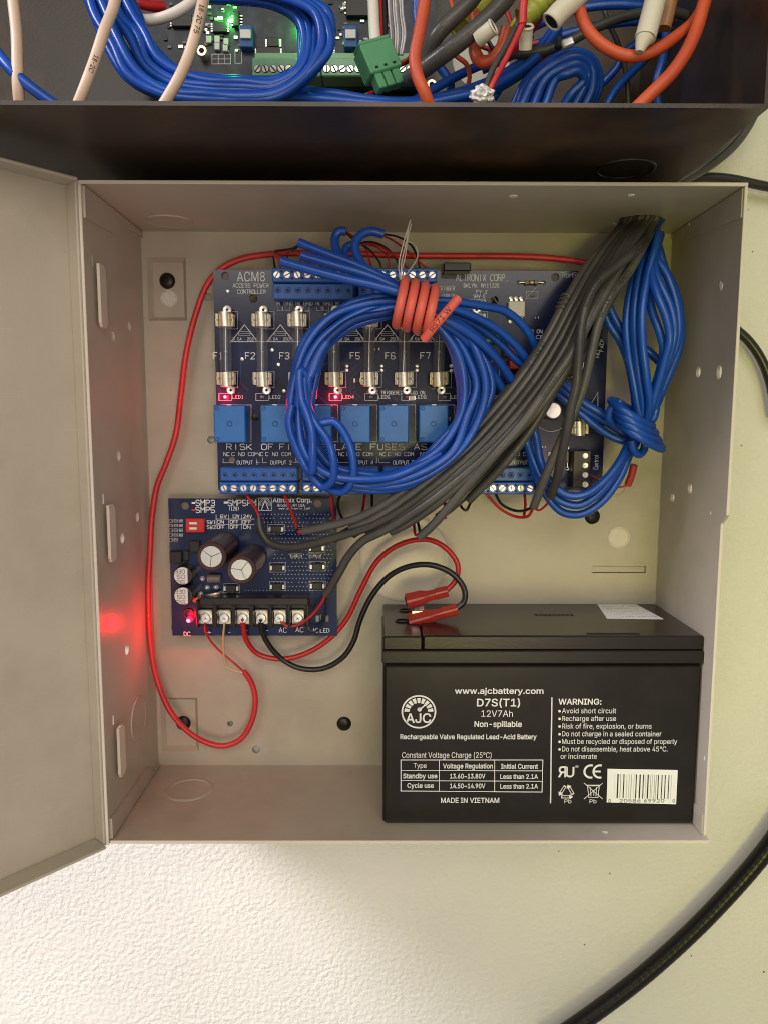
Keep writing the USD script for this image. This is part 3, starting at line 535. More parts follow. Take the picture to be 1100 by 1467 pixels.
for u, v in ((672, 515), (700, 555), (712, 548), (724, 560), (662, 470), (690, 500), (745, 545), (760, 552), (788, 470), (800, 478), (788, 486), (802, 492), (812, 505), (785, 512), (826, 480), (838, 470), (848, 455), (846, 520), (815, 540), (778, 640), (786, 650), (800, 630), (640, 600), (702, 610), (720, 640), (735, 560), (752, 470), (768, 455), (590, 570), (512, 545), (540, 500), (495, 590)):
    w_, h_ = rp_.choice(((5, 3), (3, 5), (7, 4), (9, 6))); q = P(u, v, HB); k = 1/2750.
    o = obj('chip_part', cbox(q+[0, -.0006, 0], (w_*k*.7, .0011, h_*k), .0001), rp_.choice(('smd_black', 'grey_part', 'ic_white')), acm, False)
    for s_ in (-1, 1): obj('contact', cbox(q+[s_*w_*k*.45, -.0005, 0], (w_*k*.2, .0009, h_*k), .0001), 'solder', o, False)
# ================================================================== power supply board
HS = .012
a, b = P(241, 714, HS), P(483, 911, HS)
smp = thing('power_supply_board', 'small dark blue circuit board with two large capacitors and a six screw terminal strip', 'circuit board', (0, 0, 0))
bs = sbox(a[0], b[2], b[0], a[2])
for u, v, r in ((265, 725, .0022), (455, 722, .0022)): bs = bs.difference(Point(*xz(P(u, v, HS))).buffer(r))
obj('board', plate(bs, -HS+.0016, .0016), 'pcb_power', smp, False)
for u, v in ((265, 725), (455, 722), (252, 900), (475, 900)): q = P(u, v, HS); obj('standoff', cylab((q[0], -.0001, q[2]), (q[0], -HS+.0018, q[2]), .0032, 12), 'grey_part', smp)
for t, u, v, u2, c in (('SMP3', 281, 724.5, 308, 8), ('SMP5', 281, 734.5, 308, 8), ('SMP5PM', 327, 724.5, 367, 8), ('(12V)', 328, 731, 343, 5), ('SW1', 297, 750.5, 309, 5), ('SW2', 297, 757.5, 309, 5), ('6V', 316, 742, 325, 4.6), ('12V', 333, 742, 343, 4.6), ('24V', 349, 742, 361, 4.6), ('ON', 312, 750, 321, 4.8), ('OFF', 330, 750, 342, 4.8), ('OFF', 348, 750, 360, 4.8),
                       ('OFF', 312, 757.5, 322, 4.8), ('OFF', 330, 757.5, 342, 4.8), ('ON', 349, 757.5, 359, 4.8), ('+', 297, 908.5, 303, 5), ('-', 326, 908.5, 332, 5), ('+', 349, 906, 355, 5), ('-', 380, 906, 386, 5), ('AC', 400, 906, 411, 6.5), ('AC', 424, 905.5, 435, 6.5), ('AC', 448, 906, 456, 5.5), ('LED', 459, 906, 472, 5.5), ('DC', 264, 911, 273, 5.5), ('www.altronix.com', 400, 729.5, 444, 2.4)):
    sk('lettering', silk(t, u, v, u2, c, HS, .42 if c >= 8 else .28 if c > 3 else .16), smp)
for t, u, v, u2, c in (('Altronix Corp.', 391, 719.5, 447, 6.5), ('Brooklyn, NY USA', 398, 725.8, 437, 4)): sk('lettering', letters(t, u, v, u2, c, HS, c > 5), smp)
sk('marking', [line([(275, 720.5), (280, 720.5)], HS, 1.1), line([(321, 720), (327, 720)], HS, 1.1), line([(310, 743.5), (365, 743.5)], HS, .2, .0002), line([(310, 751), (365, 751)], HS, .2, .0002), line([(328, 737), (328, 758)], HS, .2, .00025), line([(346, 737), (346, 758)], HS, .2, .00025), line([(310, 737), (310, 758)], HS, .2, .00025)], smp)
sk('marking', line([(275, 730.5), (280, 730.5)], HS, 1.0), smp, 'dip_red')
sk('logo', [rect_line(371, 713.5, 389, 731, HS, .25)]+[line([(380+r_*math.cos(t), 721.5+r_*math.sin(t)) for t in np.linspace(PI*.85, PI*2.15, 12)], HS, .2) for r_ in (3.5, 6, 7.8)]+[line([(375, 730), (380, 717), (385, 730)], HS, .4, .0002)], smp)
dots = []
for i in range(25):
    for j in range(22):
        u, v = 352+i*5.1+(j % 2)*1.6, 731+j*5.75
        if u > 476 or (u < 372 and v < 765) or (v > 846) or (u < 400 and 765 < v < 845 and u < 392-abs(v-800)*.1) or random.random() < .08: continue
        if (u > 386 and v < 733): continue
        q = P(u, v, HS); s = math.hypot(u-360, v-810)
        dots.append(lathe(q, [(0, .0001), (.00026, .00012), (.00038, -.0001)], n=6))
obj('solder_dot', dots, 'pad', smp, False, kind='stuff')
# DIP switch
q = P(279.5, 753, HS+.003); o = obj('dip_switch', cbox(q+[0, .0014, 0], (.0098, .0028, .0074), .0003), 'dip_red', smp, False)
for v in (749.5, 757): obj('slider', [bx(P(277, v, HS+.003)+[0, -.0001, 0], (.0040, .0006, .0012))], 'print_white', o, False)
sk('outline', silk('ON', 286, 755, 291, 4, HS+.0028, .15), smp)
# big capacitors
CH = .034
for u, v, r, ang in ((303, 797.5, .0074, .4), (346, 816.5, .0073, .9)):
    t = P(u, v, HS+CH); base = np.array([t[0], -HS, t[2]])
    o = obj('capacitor', lathe(base, [(0, .0001), (r*.96, .0001), (r, .0012), (r, .0016), (r*.955, .0026), (r, .0036), (r, CH-.0009), (r*.97, CH-.0002), (r*.90, CH+.0002), (r*.72, CH+.0001), (r*.70, CH-.0004), (0, CH-.0004)], n=44), 'cap_brown', smp, 30)
    sec = []
    for k in range(3):
        th = np.linspace(k*2.094+.025+ang, (k+1)*2.094-.025+ang, 14); sec.append(plate(affinity.translate(Polygon([(0.0002*math.cos(th.mean()), .0002*math.sin(th.mean()))]+[(r*.70*math.cos(x), r*.70*math.sin(x)) for x in th]), t[0], t[2]), -HS-CH+.0004, .0004+.00012*k))
    for s_ in sec: obj('vent_sector', s_, 'cap_top', o, False)
    ln = []
    for k in range(7):
        a_ = .5+k*.13; rr = r+.00005
        for j in range(9):
            if random.random() < .35: continue
            d0 = .004+j*.0033; p0 = base+[rr*math.cos(a_), -d0, rr*math.sin(a_)]; p1 = base+[rr*math.cos(a_), -d0-.0022, rr*math.sin(a_)]; ln.append(cylab(p0, p1, .00012, 4))
    obj('print', ln, 'grey_part', o, False)
for u, v in ((262, 825, ), (262.5, 854)):
    t = P(u, v, HS+.0105); base = np.array([t[0], -HS, t[2]]); r = .0050
    o = obj('capacitor', lathe(base, [(0, .0001), (r, .0001), (r, .0098), (r*.95, .0104), (r*.9, .0105), (0, .0105)], n=32), 'cap_black', smp, 30)
    obj('top', plate(Point(t[0], t[2]).buffer(r*.9).intersection(sbox(t[0]-r*.95, t[2]-r, t[0]+r*.5, t[2]+r)), -HS-.0105, .0001), 'cap_white', o, False)
    for k, tx in enumerate(('330', '50', '26')): sk('print', silk(tx, u-11+(k == 1)*3, v-3.5+k*7.5, u+3, 5.2, HS+.0106, .22), o, 'ink')
# small surface parts
def smd(u, v, w, hh, hgt=.0022, mm_='smd_black', name='surface_diode', ends=True, h=HS, par=smp):
    q = P(u, v, h); k = 1/2720.; o = obj(name, cbox(q+[0, -hgt/2-.0001, 0], (w*k*.72 if ends else w*k, hgt, hh*k), .0003), mm_, par, False)
    if ends:
        for s in (-1, 1): obj('contact', cbox(q+[s*w*k*.43, -hgt*.4, 0], (w*k*.16, hgt*.8, hh*k*.62), .0001), 'solder', o, False)
        sk('outline', rect_line(u-w*.56, v-hh*.62, u+w*.56, v+hh*.62, h, .12), par)
for u, v in ((396, 758), (454, 785), (398, 813), (455, 811.5), (398, 840), (455, 839), (332, 842.5)): smd(u, v, 21, 10.5)
for u, v in ((420, 796), (429, 796), (447, 796), (456, 796)): smd(u, v, 7, 4, .0008, 'grey_part', 'chip_resistor')
for k in range(16):
    u, v = 245+(k % 3)*7.2, 746+(k//3)*6.8
    if k < 14: smd(u, v, 4.6, 3.2, .0007, ('smd_black', 'grey_part', 'pad')[k % 3], 'chip_resistor')
for u, v, w, hh, g_ in ((254, 797, 17, 17, .0035), (281, 782, 14, 16, .003), (269, 795, 7, 14, .003)): smd(u, v, w, hh, g_, 'smd_black', 'inductor', False)
q = P(307, 829, HS+.003); obj('power_diode', [lathe(q, [(0, -.0036), (.0022, -.0034), (.0022, .0034), (0, .0036)], axis=(1, 0, 0), n=20)], 'grey_part', smp, 30)
for u, v in ((290, 829), (297, 842), (310, 841.5), (288, 851), (319, 851)): obj('solder_joint', lathe(P(u, v, HS), [(0, .0014), (.0005, .0012), (.0008, .0004), (.0015, -.0001)], n=14), 'silver', smp)
obj('jumper', tube(np.array([P(278, 861, HS+.001), P(284, 858, HS+.004), P(300, 854, HS+.005), P(314, 850.5, HS+.004), P(317, 849, HS+.001)]), .0011, 8, 5, flatten=.5), 'brass', smp)
# terminal strip
sb = obj('terminal_strip', [cbox(((P(286, 882, HS+.004)[0]+P(442, 882, HS+.004)[0])/2, -HS-.002, P(364, 877.5, HS+.004)[2]), (P(442, 882, HS+.004)[0]-P(286, 882, HS+.004)[0], .004, .0148), .0004),
    cbox(((P(286, 862, HS+.011)[0]+P(442, 862, HS+.011)[0])/2, -HS-.0055, P(364, 862, HS+.011)[2]), (P(442, 862, HS+.011)[0]-P(286, 862, HS+.011)[0], .011, .0042), .0005)], 'black_plastic', smp, False)
su = (295.5, 322, 348.5, 375, 401, 427)
for k in range(7):
    q = P(282.5+26.4*k, 880, HS+.0105); obj('barrier', cbox((q[0], -HS-.00525, q[2]), (.0013, .0105, .0150), .0003), 'black_plastic', sb, False)
for k, u in enumerate(su):
    q = P(u, 884, HS+.0062); pl = obj('clamp_plate', [cbox(q+[0, .0008, -.0003], (.0064, .0008, .0072), .0002), cbox(q+[0, -.0004, .0037], (.0064, .003, .0008), .0002)], 'nickel', sb, False)
    obj('screw', [lathe(q+[0, 0, -.0004], [(0, .0012), (.0008, .0012), (.0010, .0017), (.0022, .0016), (.0027, .0010), (.0027, -.0002)], n=20), bx(q+[0, -.0014, -.0004], (.0030, .0006, .0006)), bx(q+[0, -.0014, -.0004], (.0006, .0006, .0030))], 'silver', pl, 30)
sk('outline', line([(284, 855), (284, 852.5), (443, 852), (443, 902)], HS, .2), smp)
smd(455, 886, 5, 10, .001, 'led_off', 'chip_resistor', False); smd(469, 886, 5, 10, .001, 'grey_part', 'chip_resistor', False)
q = P(459.5, 884, HS); obj('indicator_light', cbox(q+[0, -.0005, 0], (.0006, .001, .003), .0002), 'led_green_off', smp, False, label='unlit green indicator light')
q = P(271, 879, HS); obj('mounting_post', ring(q+[0, -.0004, 0], .0024, .0006, n=20, k=6), 'black_plastic', smp)
LQ = P(268.5, 891, HS+.006)
o = obj('indicator_light', lathe(np.array([LQ[0], -HS, LQ[2]]), [(.0017, 0), (.0017, .0008), (.0015, .001), (.0015, .0026), (.0011, .0036), (.0005, .0041), (0, .0042)], n=20), 'led_red', smp, 40, label='bright red indicator light at the corner')
obj('core', lathe(np.array([LQ[0], -HS-.0034, LQ[2]]), [(.0012, -.0002), (.0009, .0006), (0, .0011)], n=14), 'led_red_core', o)
lamp('supply_light', LQ+[-.001, -.004, 0], (1, .0, .008), .006, .0012)
lamp('supply_light_glow', LQ+[-.0024, -.0030, 0], (1, .0, .006), .0045, .0010, 75, np.array(Px(178, 915, -W2)))
lamp('supply_light_beam', LQ+[-.0024, -.0040, 0], (1, .0, .004), .042, .0006, 5.5, np.array(Px(163, 893, -W2)))
# ================================================================== battery
F = .0645; bx0, bx1 = -.0122, .1388
bat = thing('battery', 'black sealed lead acid battery with white printing standing in the enclosure bottom', 'battery', (bx0, -F, 0))
zl = P(760, 952, F)[2]; zt = .0945
obj('case', cbox(((bx0+bx1)/2, -F/2-.0002, (zl+.0004)/2), (bx1-bx0, F-.0006, zl-.0004), .0016), 'battery_case', bat, False)
z2 = P(760, 932.5, F)[2]
xs = P(606, 920, F)[0]
lid = obj('lid', [cbox(((bx0+bx1)/2, -F/2-.00025, (zl+z2)/2+.0002), (bx1-bx0+.0012, F+.0001, z2-zl-.0003), .0005), cbox(((xs+bx1)/2+.0002, -F/2, (z2+zt)/2), (bx1-xs+.0004, F-.0008, zt-z2-.0002), .0007)], 'battery_lid', bat, False)
obj('lid_section', cbox(((bx0+xs)/2-.0002, -F/2, (z2+zt)/2-.0002), (xs-bx0-.0006, F-.0004, zt-z2-.0006), .0006), 'battery_lid', lid, False)
for u, v, du in ((580, 874, 0), (576, 889, 0)):
    c = onz(u, v, zt); obj('terminal_recess', [lathe((c[0], -c[1], zt-.0006), [(.0026, .0001), (.0032, .0007), (.0040, .0001)], axis=(0, 0, 1), n=24)], 'battery_lid', lid, 40)
    obj('terminal', bx((c[0]+.0075, -c[1], zt+.0022), (.0050, .0008, .0056)), 'nickel', lid, False)
c0, c1 = onz(851, 864.5, zt), onz(944, 886, zt); c2, c3 = onz(912, 866, zt), onz(874, 885, zt)
obj('sticker', hplate(Polygon([onz(855, 866, zt), onz(911, 866, zt), onz(950, 887, zt), onz(869, 886, zt)]), zt-.0001, zt+.00012), 'label_white', bat, False, label='white sticker on the top right of the battery')
tx = []
for k in range(5):
    for j in range(12):
        if random.random() < .75:
            q = onz(864+k*6+j*4.6+(k % 2), 869+k*3.6, zt); tx.append(bx((q[0], -q[1], zt+.00012), (.0011*random.uniform(.5, 1.3), .0009, .00006)))
obj('small_print', tx, 'pad', bat, False)
tx = [bx((*(lambda q: (q[0], -q[1]))(onz(768+k*6.3, 881+random.uniform(-.3, .3), zt)), zt), (.0013, .0030, .0002)) for k in range(9)]
obj('stamped_code', tx, 'hole_dark', bat, False)
obj('molded_line', bx(((P(845, 905, F)[0]+P(918, 905, F)[0])/2, -F+.004, zt), (.0250, .0012, .0004)), 'hole_dark', bat, False)
FT = F-.0001
def pr(text, u, v, u2, cap, bold=False, nm='printed_line', m='print_white', par=bat): obj(nm, letters(text, u, v, u2, cap, FT, bold, .00010), m, par, False)
for a in (('www.ajcbattery.com', 651, 994, 778, 8, 1), ('D7S(T1)', 682.5, 1012, 744.5, 10.5, 1), ('12V7Ah', 689, 1027, 734, 9), ('Non-spillable', 679, 1041.5, 747, 8, 1), ('Rechargeable Valve Regulated Lead-Acid Battery', 573, 1059, 768, 6.6, 1), ('Constant Voltage Charge (25°C)', 575.5, 1086, 703.5, 8),
          ('Type', 592, 1100.5, 610.5, 7), ('Voltage Regulation', 634, 1101, 705.5, 6.6, 1), ('Initial Current', 717, 1101.5, 770, 6.6, 1), ('Standby use', 577, 1115.2, 626, 6.6, 1), ('13.60~13.80V', 644, 1115.5, 694.5, 6.4, 1), ('Less than 2.1A', 716, 1116, 770, 6.4, 1), ('Cycle use', 583, 1129, 621, 6.6, 1), ('14.50~14.90V', 644, 1129.5, 694.5, 6.4, 1), ('Less than 2.1A', 716, 1130, 770, 6.4, 1),
          ('MADE IN VIETNAM', 631, 1150.5, 714.5, 7, 1), ('WARNING:', 799.5, 1009.5, 861, 8, 1), ('Avoid short circuit', 804.5, 1022, 882, 7), ('Recharge after use', 804.5, 1033, 882, 7), ('Risk of fire, explosion, or burns', 804.5, 1044, 933, 7), ('Do not charge in a sealed container', 804.5, 1055, 947, 7), ('Must be recycled or disposed of properly', 804.5, 1066, 969.5, 7),
          ('Do not disassemble, heat above 45°C.', 804.5, 1076.8, 956, 7), ('or incinerate', 802.5, 1087.3, 854.5, 7), ('Pb', 808, 1151, 818, 5.5), ('Pb', 844, 1151, 854, 5.5)):
    pr(*a[:5], bold=len(a) > 5)
fl2 = lambda pts, lw: line(pts, FT, lw, .0001)
obj('printed_table', [fl2([(574, 1089), (777, 1089), (776, 1135), (574, 1133.5), (574, 1089)], .38)]+[line(p, FT, .34, .00016) for p in ([(574, 1104), (777, 1104.5)], [(574, 1118.5), (777, 1119.5)])]+[line(p, FT, .34, .00013) for p in ([(629, 1089), (629, 1134)], [(708, 1089), (708, 1134.5)])], 'print_white', bat, False)
obj('printed_divider', fl2([(790, 999), (788, 1151)], .6), 'print_white', bat, False)
for v in (1019, 1030, 1041, 1052, 1063, 1073.8): q = P(801, v, FT); obj('bullet', flat(Point(q[0], q[2]).buffer(.00065), -FT-.0001), 'print_white', bat, False)
q = P(599.5, 1020, FT); k = 1/2.97e3; lc = Point(q[0], q[2])
lg = lc.buffer(24.5*k, 24).difference(lc.buffer(22.2*k, 24)); tk = []
for a in np.linspace(8, 172, 9):
    t = math.radians(a); w = math.radians(7.5); tk.append(Polygon([(q[0]+r*math.cos(x)*k, q[2]+r*math.sin(x)*k) for r, x in ((13, t-w), (20.5, t-w), (20.5, t+w), (13, t+w))]))
lo = obj('logo', [flat(lg, -FT-.0001)]+[flat(x, -FT-.0001) for x in tk], 'print_white', bat, False)
obj('needle', flat(unary_union([LineString([(q[0]+1*k, q[2]+3*k), (q[0]+12*k, q[2]+13*k)]).buffer(1.0*k), Point(q[0]+1*k, q[2]+3.5*k).buffer(3*k).difference(Point(q[0]+1*k, q[2]+3.5*k).buffer(1.4*k))]), -FT-.00018), 'print_white', lo, False)
obj('logo_letters', letters('AJC', 581, 1035.5, 617, 13, FT, True, .0002), 'print_white', lo, False)
m = letters('R', 799, 1113.4, 810.5, 15, FT, True, .0001); xm = (m.bounds[0][0]+m.bounds[1][0])/2; v_ = np.array(m.vertices); v_[:, 0] = 2*xm-v_[:, 0]; obj('certification_mark', [trimesh.Trimesh(v_, m.faces[:, ::-1], process=False), letters('U', 810, 1113.4, 822, 14, FT, True, .0001)], 'print_white', bat, False); pr('®', 823.5, 1101, 828, 4)
for cx_ in (844.5, 857.5):
    c = P(cx_+1.5, 1105.5, FT); arc = LineString([(c[0]+9.3*k*math.cos(t), c[2]+9.3*k*math.sin(t)) for t in np.linspace(PI*.42, PI*1.58, 16)]).buffer(1.5*k, cap_style=2)
    if cx_ > 850: arc = unary_union([arc, sbox(c[0]-9*k, c[2]-1.3*k, c[0]+1*k, c[2]+1.3*k)])
    obj('conformity_mark', flat(arc, -FT-.0001), 'print_white', bat, False)
c = P(811, 1135.5, FT); rec = []
for j in range(3):
    t = PI/2+j*2*PI/3; A = np.array([math.cos(t), math.sin(t)]); B = np.array([math.cos(t+2*PI/3), math.sin(t+2*PI/3)]); Rr = 13.5*k
    p0 = A*Rr*.82+B*Rr*.18; p1 = A*Rr*.3+B*Rr*.7; d = (p1-p0)/np.linalg.norm(p1-p0); nrm = np.array([-d[1], d[0]])
    rec += [LineString([c[[0, 2]]+p0, c[[0, 2]]+p1]).buffer(2.2*k, cap_style=2).difference(LineString([c[[0, 2]]+p0+d*1.5*k, c[[0, 2]]+p1-d*1.0*k]).buffer(1.2*k, cap_style=2)), Polygon([c[[0, 2]]+p1+nrm*4*k, c[[0, 2]]+p1-nrm*4*k, c[[0, 2]]+p1+d*5*k])]
obj('recycling_mark', flat(unary_union(rec), -FT-.0001), 'print_white', bat, False)
obj('bin_mark', [line(p, FT, .30, .0001+.00002*i) for i, p in enumerate(([(836, 1122), (863, 1145)], [(863, 1122), (836, 1145)], [(841, 1126), (843, 1143), (856, 1143), (858, 1126), (841, 1126)], [(839, 1125), (860, 1125)], [(845, 1128), (846, 1141)], [(854, 1128), (853, 1141)], [(850, 1132), (850, 1140)]))], 'print_white', bat, False)
bl = obj('barcode_label', plate(Polygon([xz(P(u, v, FT)) for u, v in ((868.6, 1150), (968, 1152.5), (970.5, 1103.5), (869.8, 1101.7))]), -FT+.0001, .0002), 'label_white', bat, False, label='white barcode label on the lower right of the front')
rb = random.Random(3); u = 879.; bars = []
while u < 961:
    w = rb.choice((1.1, 1.3, 2.0, 3.0, 3.4)); A, B = P(u, 1143.5+(u-879)*.02, FT), P(u+w, 1109+(u-879)*.02, FT); bars.append(sbox(A[0], A[2], B[0], B[2])); u += w+rb.choice((.9, 1.1, 1.1, 1.6, 2.2))
obj('barcode', flat(unary_union(bars), -FT-.00018), 'ink', bl, False)
for t, u, u2 in (('0', 871, 874.5), ('20586', 887, 917), ('69920', 922, 951), ('0', 963, 966.5)): obj('digits', letters(t, u, 1150, u2, 5, FT+.0001, False, .00012), 'ink', bl, False)
# ================================================================== cables: every cable is a thing of its own
def cable(name, pts, r, mat_, label, cat='cable', group=None, prints=(), ends=(), n=10, per=7, **k):
    """pts: (u, v, mm); prints: (text, start mm, height mm, material); ends: (name, pts, r, material, label)"""
    w = path(pts); t = thing(name, label, cat, w[0], group)
    jk = obj('jacket', tube(w, r*.001, n, per, **k), mat_, t, 50)
    for tx, s, hh, m_, *fl in prints: obj('printed_text', text_on_tube(tx, w, r*.001, s*.001, hh*.001, per, flip=bool(fl)), m_, jk, False)
    for nm, pp, rr, m_, *lb in ends: obj(nm, T(pp, rr, n=8), m_, t, 50, label=lb[0] if lb else None)
    return t
# red power cable round the left of the boards
cable('power_cable', [(872, 392, 20), (848, 379, 20), (800, 370.5, 18), (740, 367, 16), (660, 366.5, 14), (590, 366, 13), (500, 363, 12), (430, 362, 12), (380, 364.5, 12), (345, 371, 12), (318, 384, 12), (297, 407, 11), (279, 455, 10), (267, 505, 10), (259, 568, 10), (252, 622, 10), (238, 664, 10), (225, 697, 10), (218, 740, 11), (215, 790, 12), (212.5, 850, 13), (215, 915, 14), (224, 970, 14), (246, 1022, 14), (280, 1056, 12), (318, 1069, 10), (345, 1059, 9), (361, 1033, 8), (366, 1003, 8), (361, 980, 9), (350, 962, 11)], 1.55, 'red_jacket',
      'long red jacketed cable looping round the left side of both circuit boards', 'cable', None, [('18/2C', 68, 1.5, 'red_print', 1)],
      [('conductor', [(350, 963, 11), (334, 949, 12), (312, 930, 13), (299, 914, 15), (294, 899, 18), (295, 888, 19)], .62, 'red_wire', 'thin red conductor at the first screw terminal'), ('conductor', [(349, 964, 11), (336, 961, 11), (325, 955, 11), (321, 938, 13), (320, 915, 16), (321, 900, 18), (322, 889, 19)], .55, 'beige_wire', 'thin beige conductor at the second screw terminal')])
# battery leads with insulated push-on terminals
for pts, m_, lb in (([(404, 372, 58), (394, 364, 50), (391, 360, 40), (398, 363, 28), (402, 384, 21)], 'red_wire', 'thin red wire arching beside the leftmost screw of the upper terminal block'), ([(432, 349, 50), (418, 360, 44), (412, 368, 32), (422, 384, 21)], 'black_wire', 'thin black wire dropping from the highest cut cable end to the upper terminal block'),
        ([(433, 369, 56), (440, 372, 40), (456, 378, 26), (462, 384, 21)], 'red_wire', 'thin red wire under the three cut cable ends at the upper terminal block'), ([(498, 333, 42), (514, 346, 34), (540, 354, 28), (556, 368, 23), (558, 385, 21)], 'red_wire', 'thin red wire from the left small arch to the right upper terminal block')):
    single('terminal_wire', T(pts, .45, n=7), m_, lb, 'wire')
def lead(label, mat_, pts, r, sp, mat2='red_plastic'):
    t = cable('battery_lead', pts, r, mat_, label, 'wire')
    (u0, v0, h0), (u1, v1, h1) = sp; A, B = M(u0, v0, h0), M(u1, v1, h1); d = B-A; L = np.linalg.norm(d); d /= L
    up = np.array([.15, -.45, 1.]); up -= d*(up@d); up /= np.linalg.norm(up); s = np.cross(d, up)
    def loc(m): v = np.array(m.vertices); m = trimesh.Trimesh(A+v[:, :1]*d+v[:, 1:2]*s+v[:, 2:]*up, m.faces, process=False); m.fix_normals(); return m
    def sec(x, w, h): return np.array([(x, sy*w/2*a, sz*h/2*b) for sy in (-1, 1) for sz in (-1, 1) for a, b in ((1, .7), (.8, 1))])
    hull = lambda *ss: trimesh.convex.convex_hull(np.vstack(ss))
    b_ = obj('terminal_sleeve', [loc(hull(sec(0, .0044, .0044), sec(L*.30, .0046, .0046))), loc(hull(sec(L*.30, .0040, .0040), sec(L*.46, .0046, .0042))), loc(hull(sec(L*.46, .0046, .0042), sec(L*.60, .0066, .0050))), loc(hull(sec(L*.60, .0070, .0056), sec(L, .0074, .0058)))], mat2, t, False, label='red push-on terminal sleeve')
    obj('tab', loc(bx((L+.0002, 0, 0), (.0006, .0052, .0024))), 'hole_dark', b_, False)
lead('red battery lead arching above the battery to its rear terminal', 'red_wire', [(348, 886, 19), (349, 899, 17), (353, 917, 14), (368, 936, 11), (395, 944, 10), (428, 940, 10), (466, 920, 10), (496, 888, 11), (517, 845, 13), (542, 802, 15), (575, 779, 18), (612, 773, 21), (638, 785, 24), (655, 808, 25), (653, 830, 25), (640, 845, 25), (633, 849, 25)], 1.42, ((641, 847, 25), (582, 862, 26)))
lead('black battery lead arching down to the front terminal of the battery', 'black_wire', [(374, 886, 19), (375, 899, 17), (381, 917, 14), (400, 941, 11), (428, 957, 10), (462, 958, 10), (490, 943, 11), (506, 920, 13), (516, 888, 16), (533, 853, 20), (558, 825, 24), (588, 811, 29), (620, 810, 33), (649, 823, 36), (665, 845, 38), (664, 862, 38), (652, 873, 38)], 1.5, ((655, 873, 38), (586, 891, 38)))
# grey cables: a bundle from the hole in the top down to the boards. n(...) = points after the shared hole
def hole_in(dx, dy, h=None): return None
HX = P(930, 308, 26)
gk = 0
def grey(top, pts, label, r=2.4, prints=(), ends=(), group='grey jacketed cables of the bundle'):
    # top: (dx, dh) mm offset inside the hole
    w = path(pts); dx, dh = top; up = np.array([[HOLE[0]+dx*.001+.012, -HOLE[1]+.004-dh*.001, H+.0055], [HOLE[0]+dx*.001+.003, -HOLE[1]-dh*.001, H+.0025], [HOLE[0]+dx*.001, -HOLE[1]-dh*.001, H-.003]])
    w = np.vstack([up, w]); t = thing('grey_cable', label, 'cable', w[-1], group)
    global gk; gk += 1
    jk = obj('jacket', tube(w, r*.001, 12, 8), ('grey_jacket', 'grey_jacket_pale', 'grey_jacket_dark')[gk % 3], t, 50)
    for tx, s, hh, m_, *fl in prints: obj('printed_text', text_on_tube(tx, w, r*.001, s*.001, hh*.001, 8, flip=bool(fl)), m_, jk, False)
    for nm, pp, rr, m_, *lb in ends: obj(nm, T(pp, rr, n=8), m_, t, 50, label=lb[0] if lb else None)
    return t
grey((-7.5, 3), [(868, 350, 38), (838, 385, 44), (812, 428, 48), (786, 478, 50), (752, 532, 50), (712, 582, 50), (664, 632, 50), (610, 676, 50), (560, 716, 48), (515, 741, 44), (470, 754, 40), (435, 761, 36)], 'grey cable whose cut end lies on the small circuit board between two red wires', 2.15, [('18 AWG 2C', 95, 2.0, 'print_dark')],
     [('conductor', [(436, 762, 36), (428, 762, 35), (424, 750, 32), (414, 724, 24), (407, 707, 20)], .75, 'red_wire'), ('conductor', [(436, 759, 36), (428, 757, 36), (425, 760, 35)], .7, 'black_wire')])
grey((-4.5, 6), [(880, 350, 44), (852, 392, 50), (826, 440, 55), (800, 490, 57), (766, 545, 57), (726, 596, 57), (680, 646, 56), (626, 692, 54), (575, 730, 51), (530, 754, 47), (480, 770, 42), (440, 781, 37), (408, 784, 33), (386, 777, 30), (375, 762, 28), (371, 743, 26)], 'grey cable that hooks upward at its end above the large capacitors', 2.15, [('07/30/06', 118, 2.0, 'print_dark')],
     [('conductor', [(371, 744, 26), (370, 736, 25), (362, 722, 22), (353, 708, 20)], .75, 'red_wire')])
grey((-1.5, 7), [(893, 352, 48), (868, 396, 55), (843, 446, 60), (818, 500, 62), (784, 556, 62), (742, 606, 61), (694, 655, 59), (644, 697, 56), (596, 732, 53), (550, 760, 48), (520, 775, 43), (500, 796, 38), (486, 820, 34), (474, 841, 30), (466.5, 852, 28)], 'grey cable that bends down to the last screw terminal of the small board', 2.15, [('COMMUNICATION', 60, 2.0, 'print_dark')],
     [('conductor', [(467, 851, 28), (462, 862, 26), (448, 880, 23), (430, 894, 21), (412, 897, 20), (400, 888, 19)], .75, 'red_wire'), ('conductor', [(468, 852, 28), (466, 866, 25), (464, 890, 21), (452, 905, 19), (438, 899, 19), (428, 888, 19)], .55, 'black_wire')])
grey((2, 7), [(906, 352, 50), (879, 398, 57), (849, 450, 62), (817, 508, 65), (789, 548, 66), (748, 606, 65), (705, 655, 62), (668, 697, 57), (638, 732, 53), (616, 756, 49), (601, 769, 46)], 'grey cable with a cut end above the red battery lead', 2.15, [('51/30/0', 118, 2.0, 'print_dark')],
     [('conductor', [(603, 768, 46), (595, 766, 42), (593, 755, 34), (590, 735, 24), (588, 707, 20)], .7, 'red_wire'), ('conductor', [(602, 766, 46), (600, 756, 40), (597, 742, 32), (594, 730, 24), (598, 707, 20)], .7, 'black_wire')])
grey((-6, -1), [(856, 366, 31), (828, 404, 36), (800, 452, 40), (770, 506, 42), (735, 556, 42), (696, 604, 42), (650, 650, 42), (600, 692, 42), (556, 724, 41), (520, 748, 38), (494, 764, 35), (478, 773, 33)], 'grey cable on the outer upper edge of the bundle', 2.15, [], [])
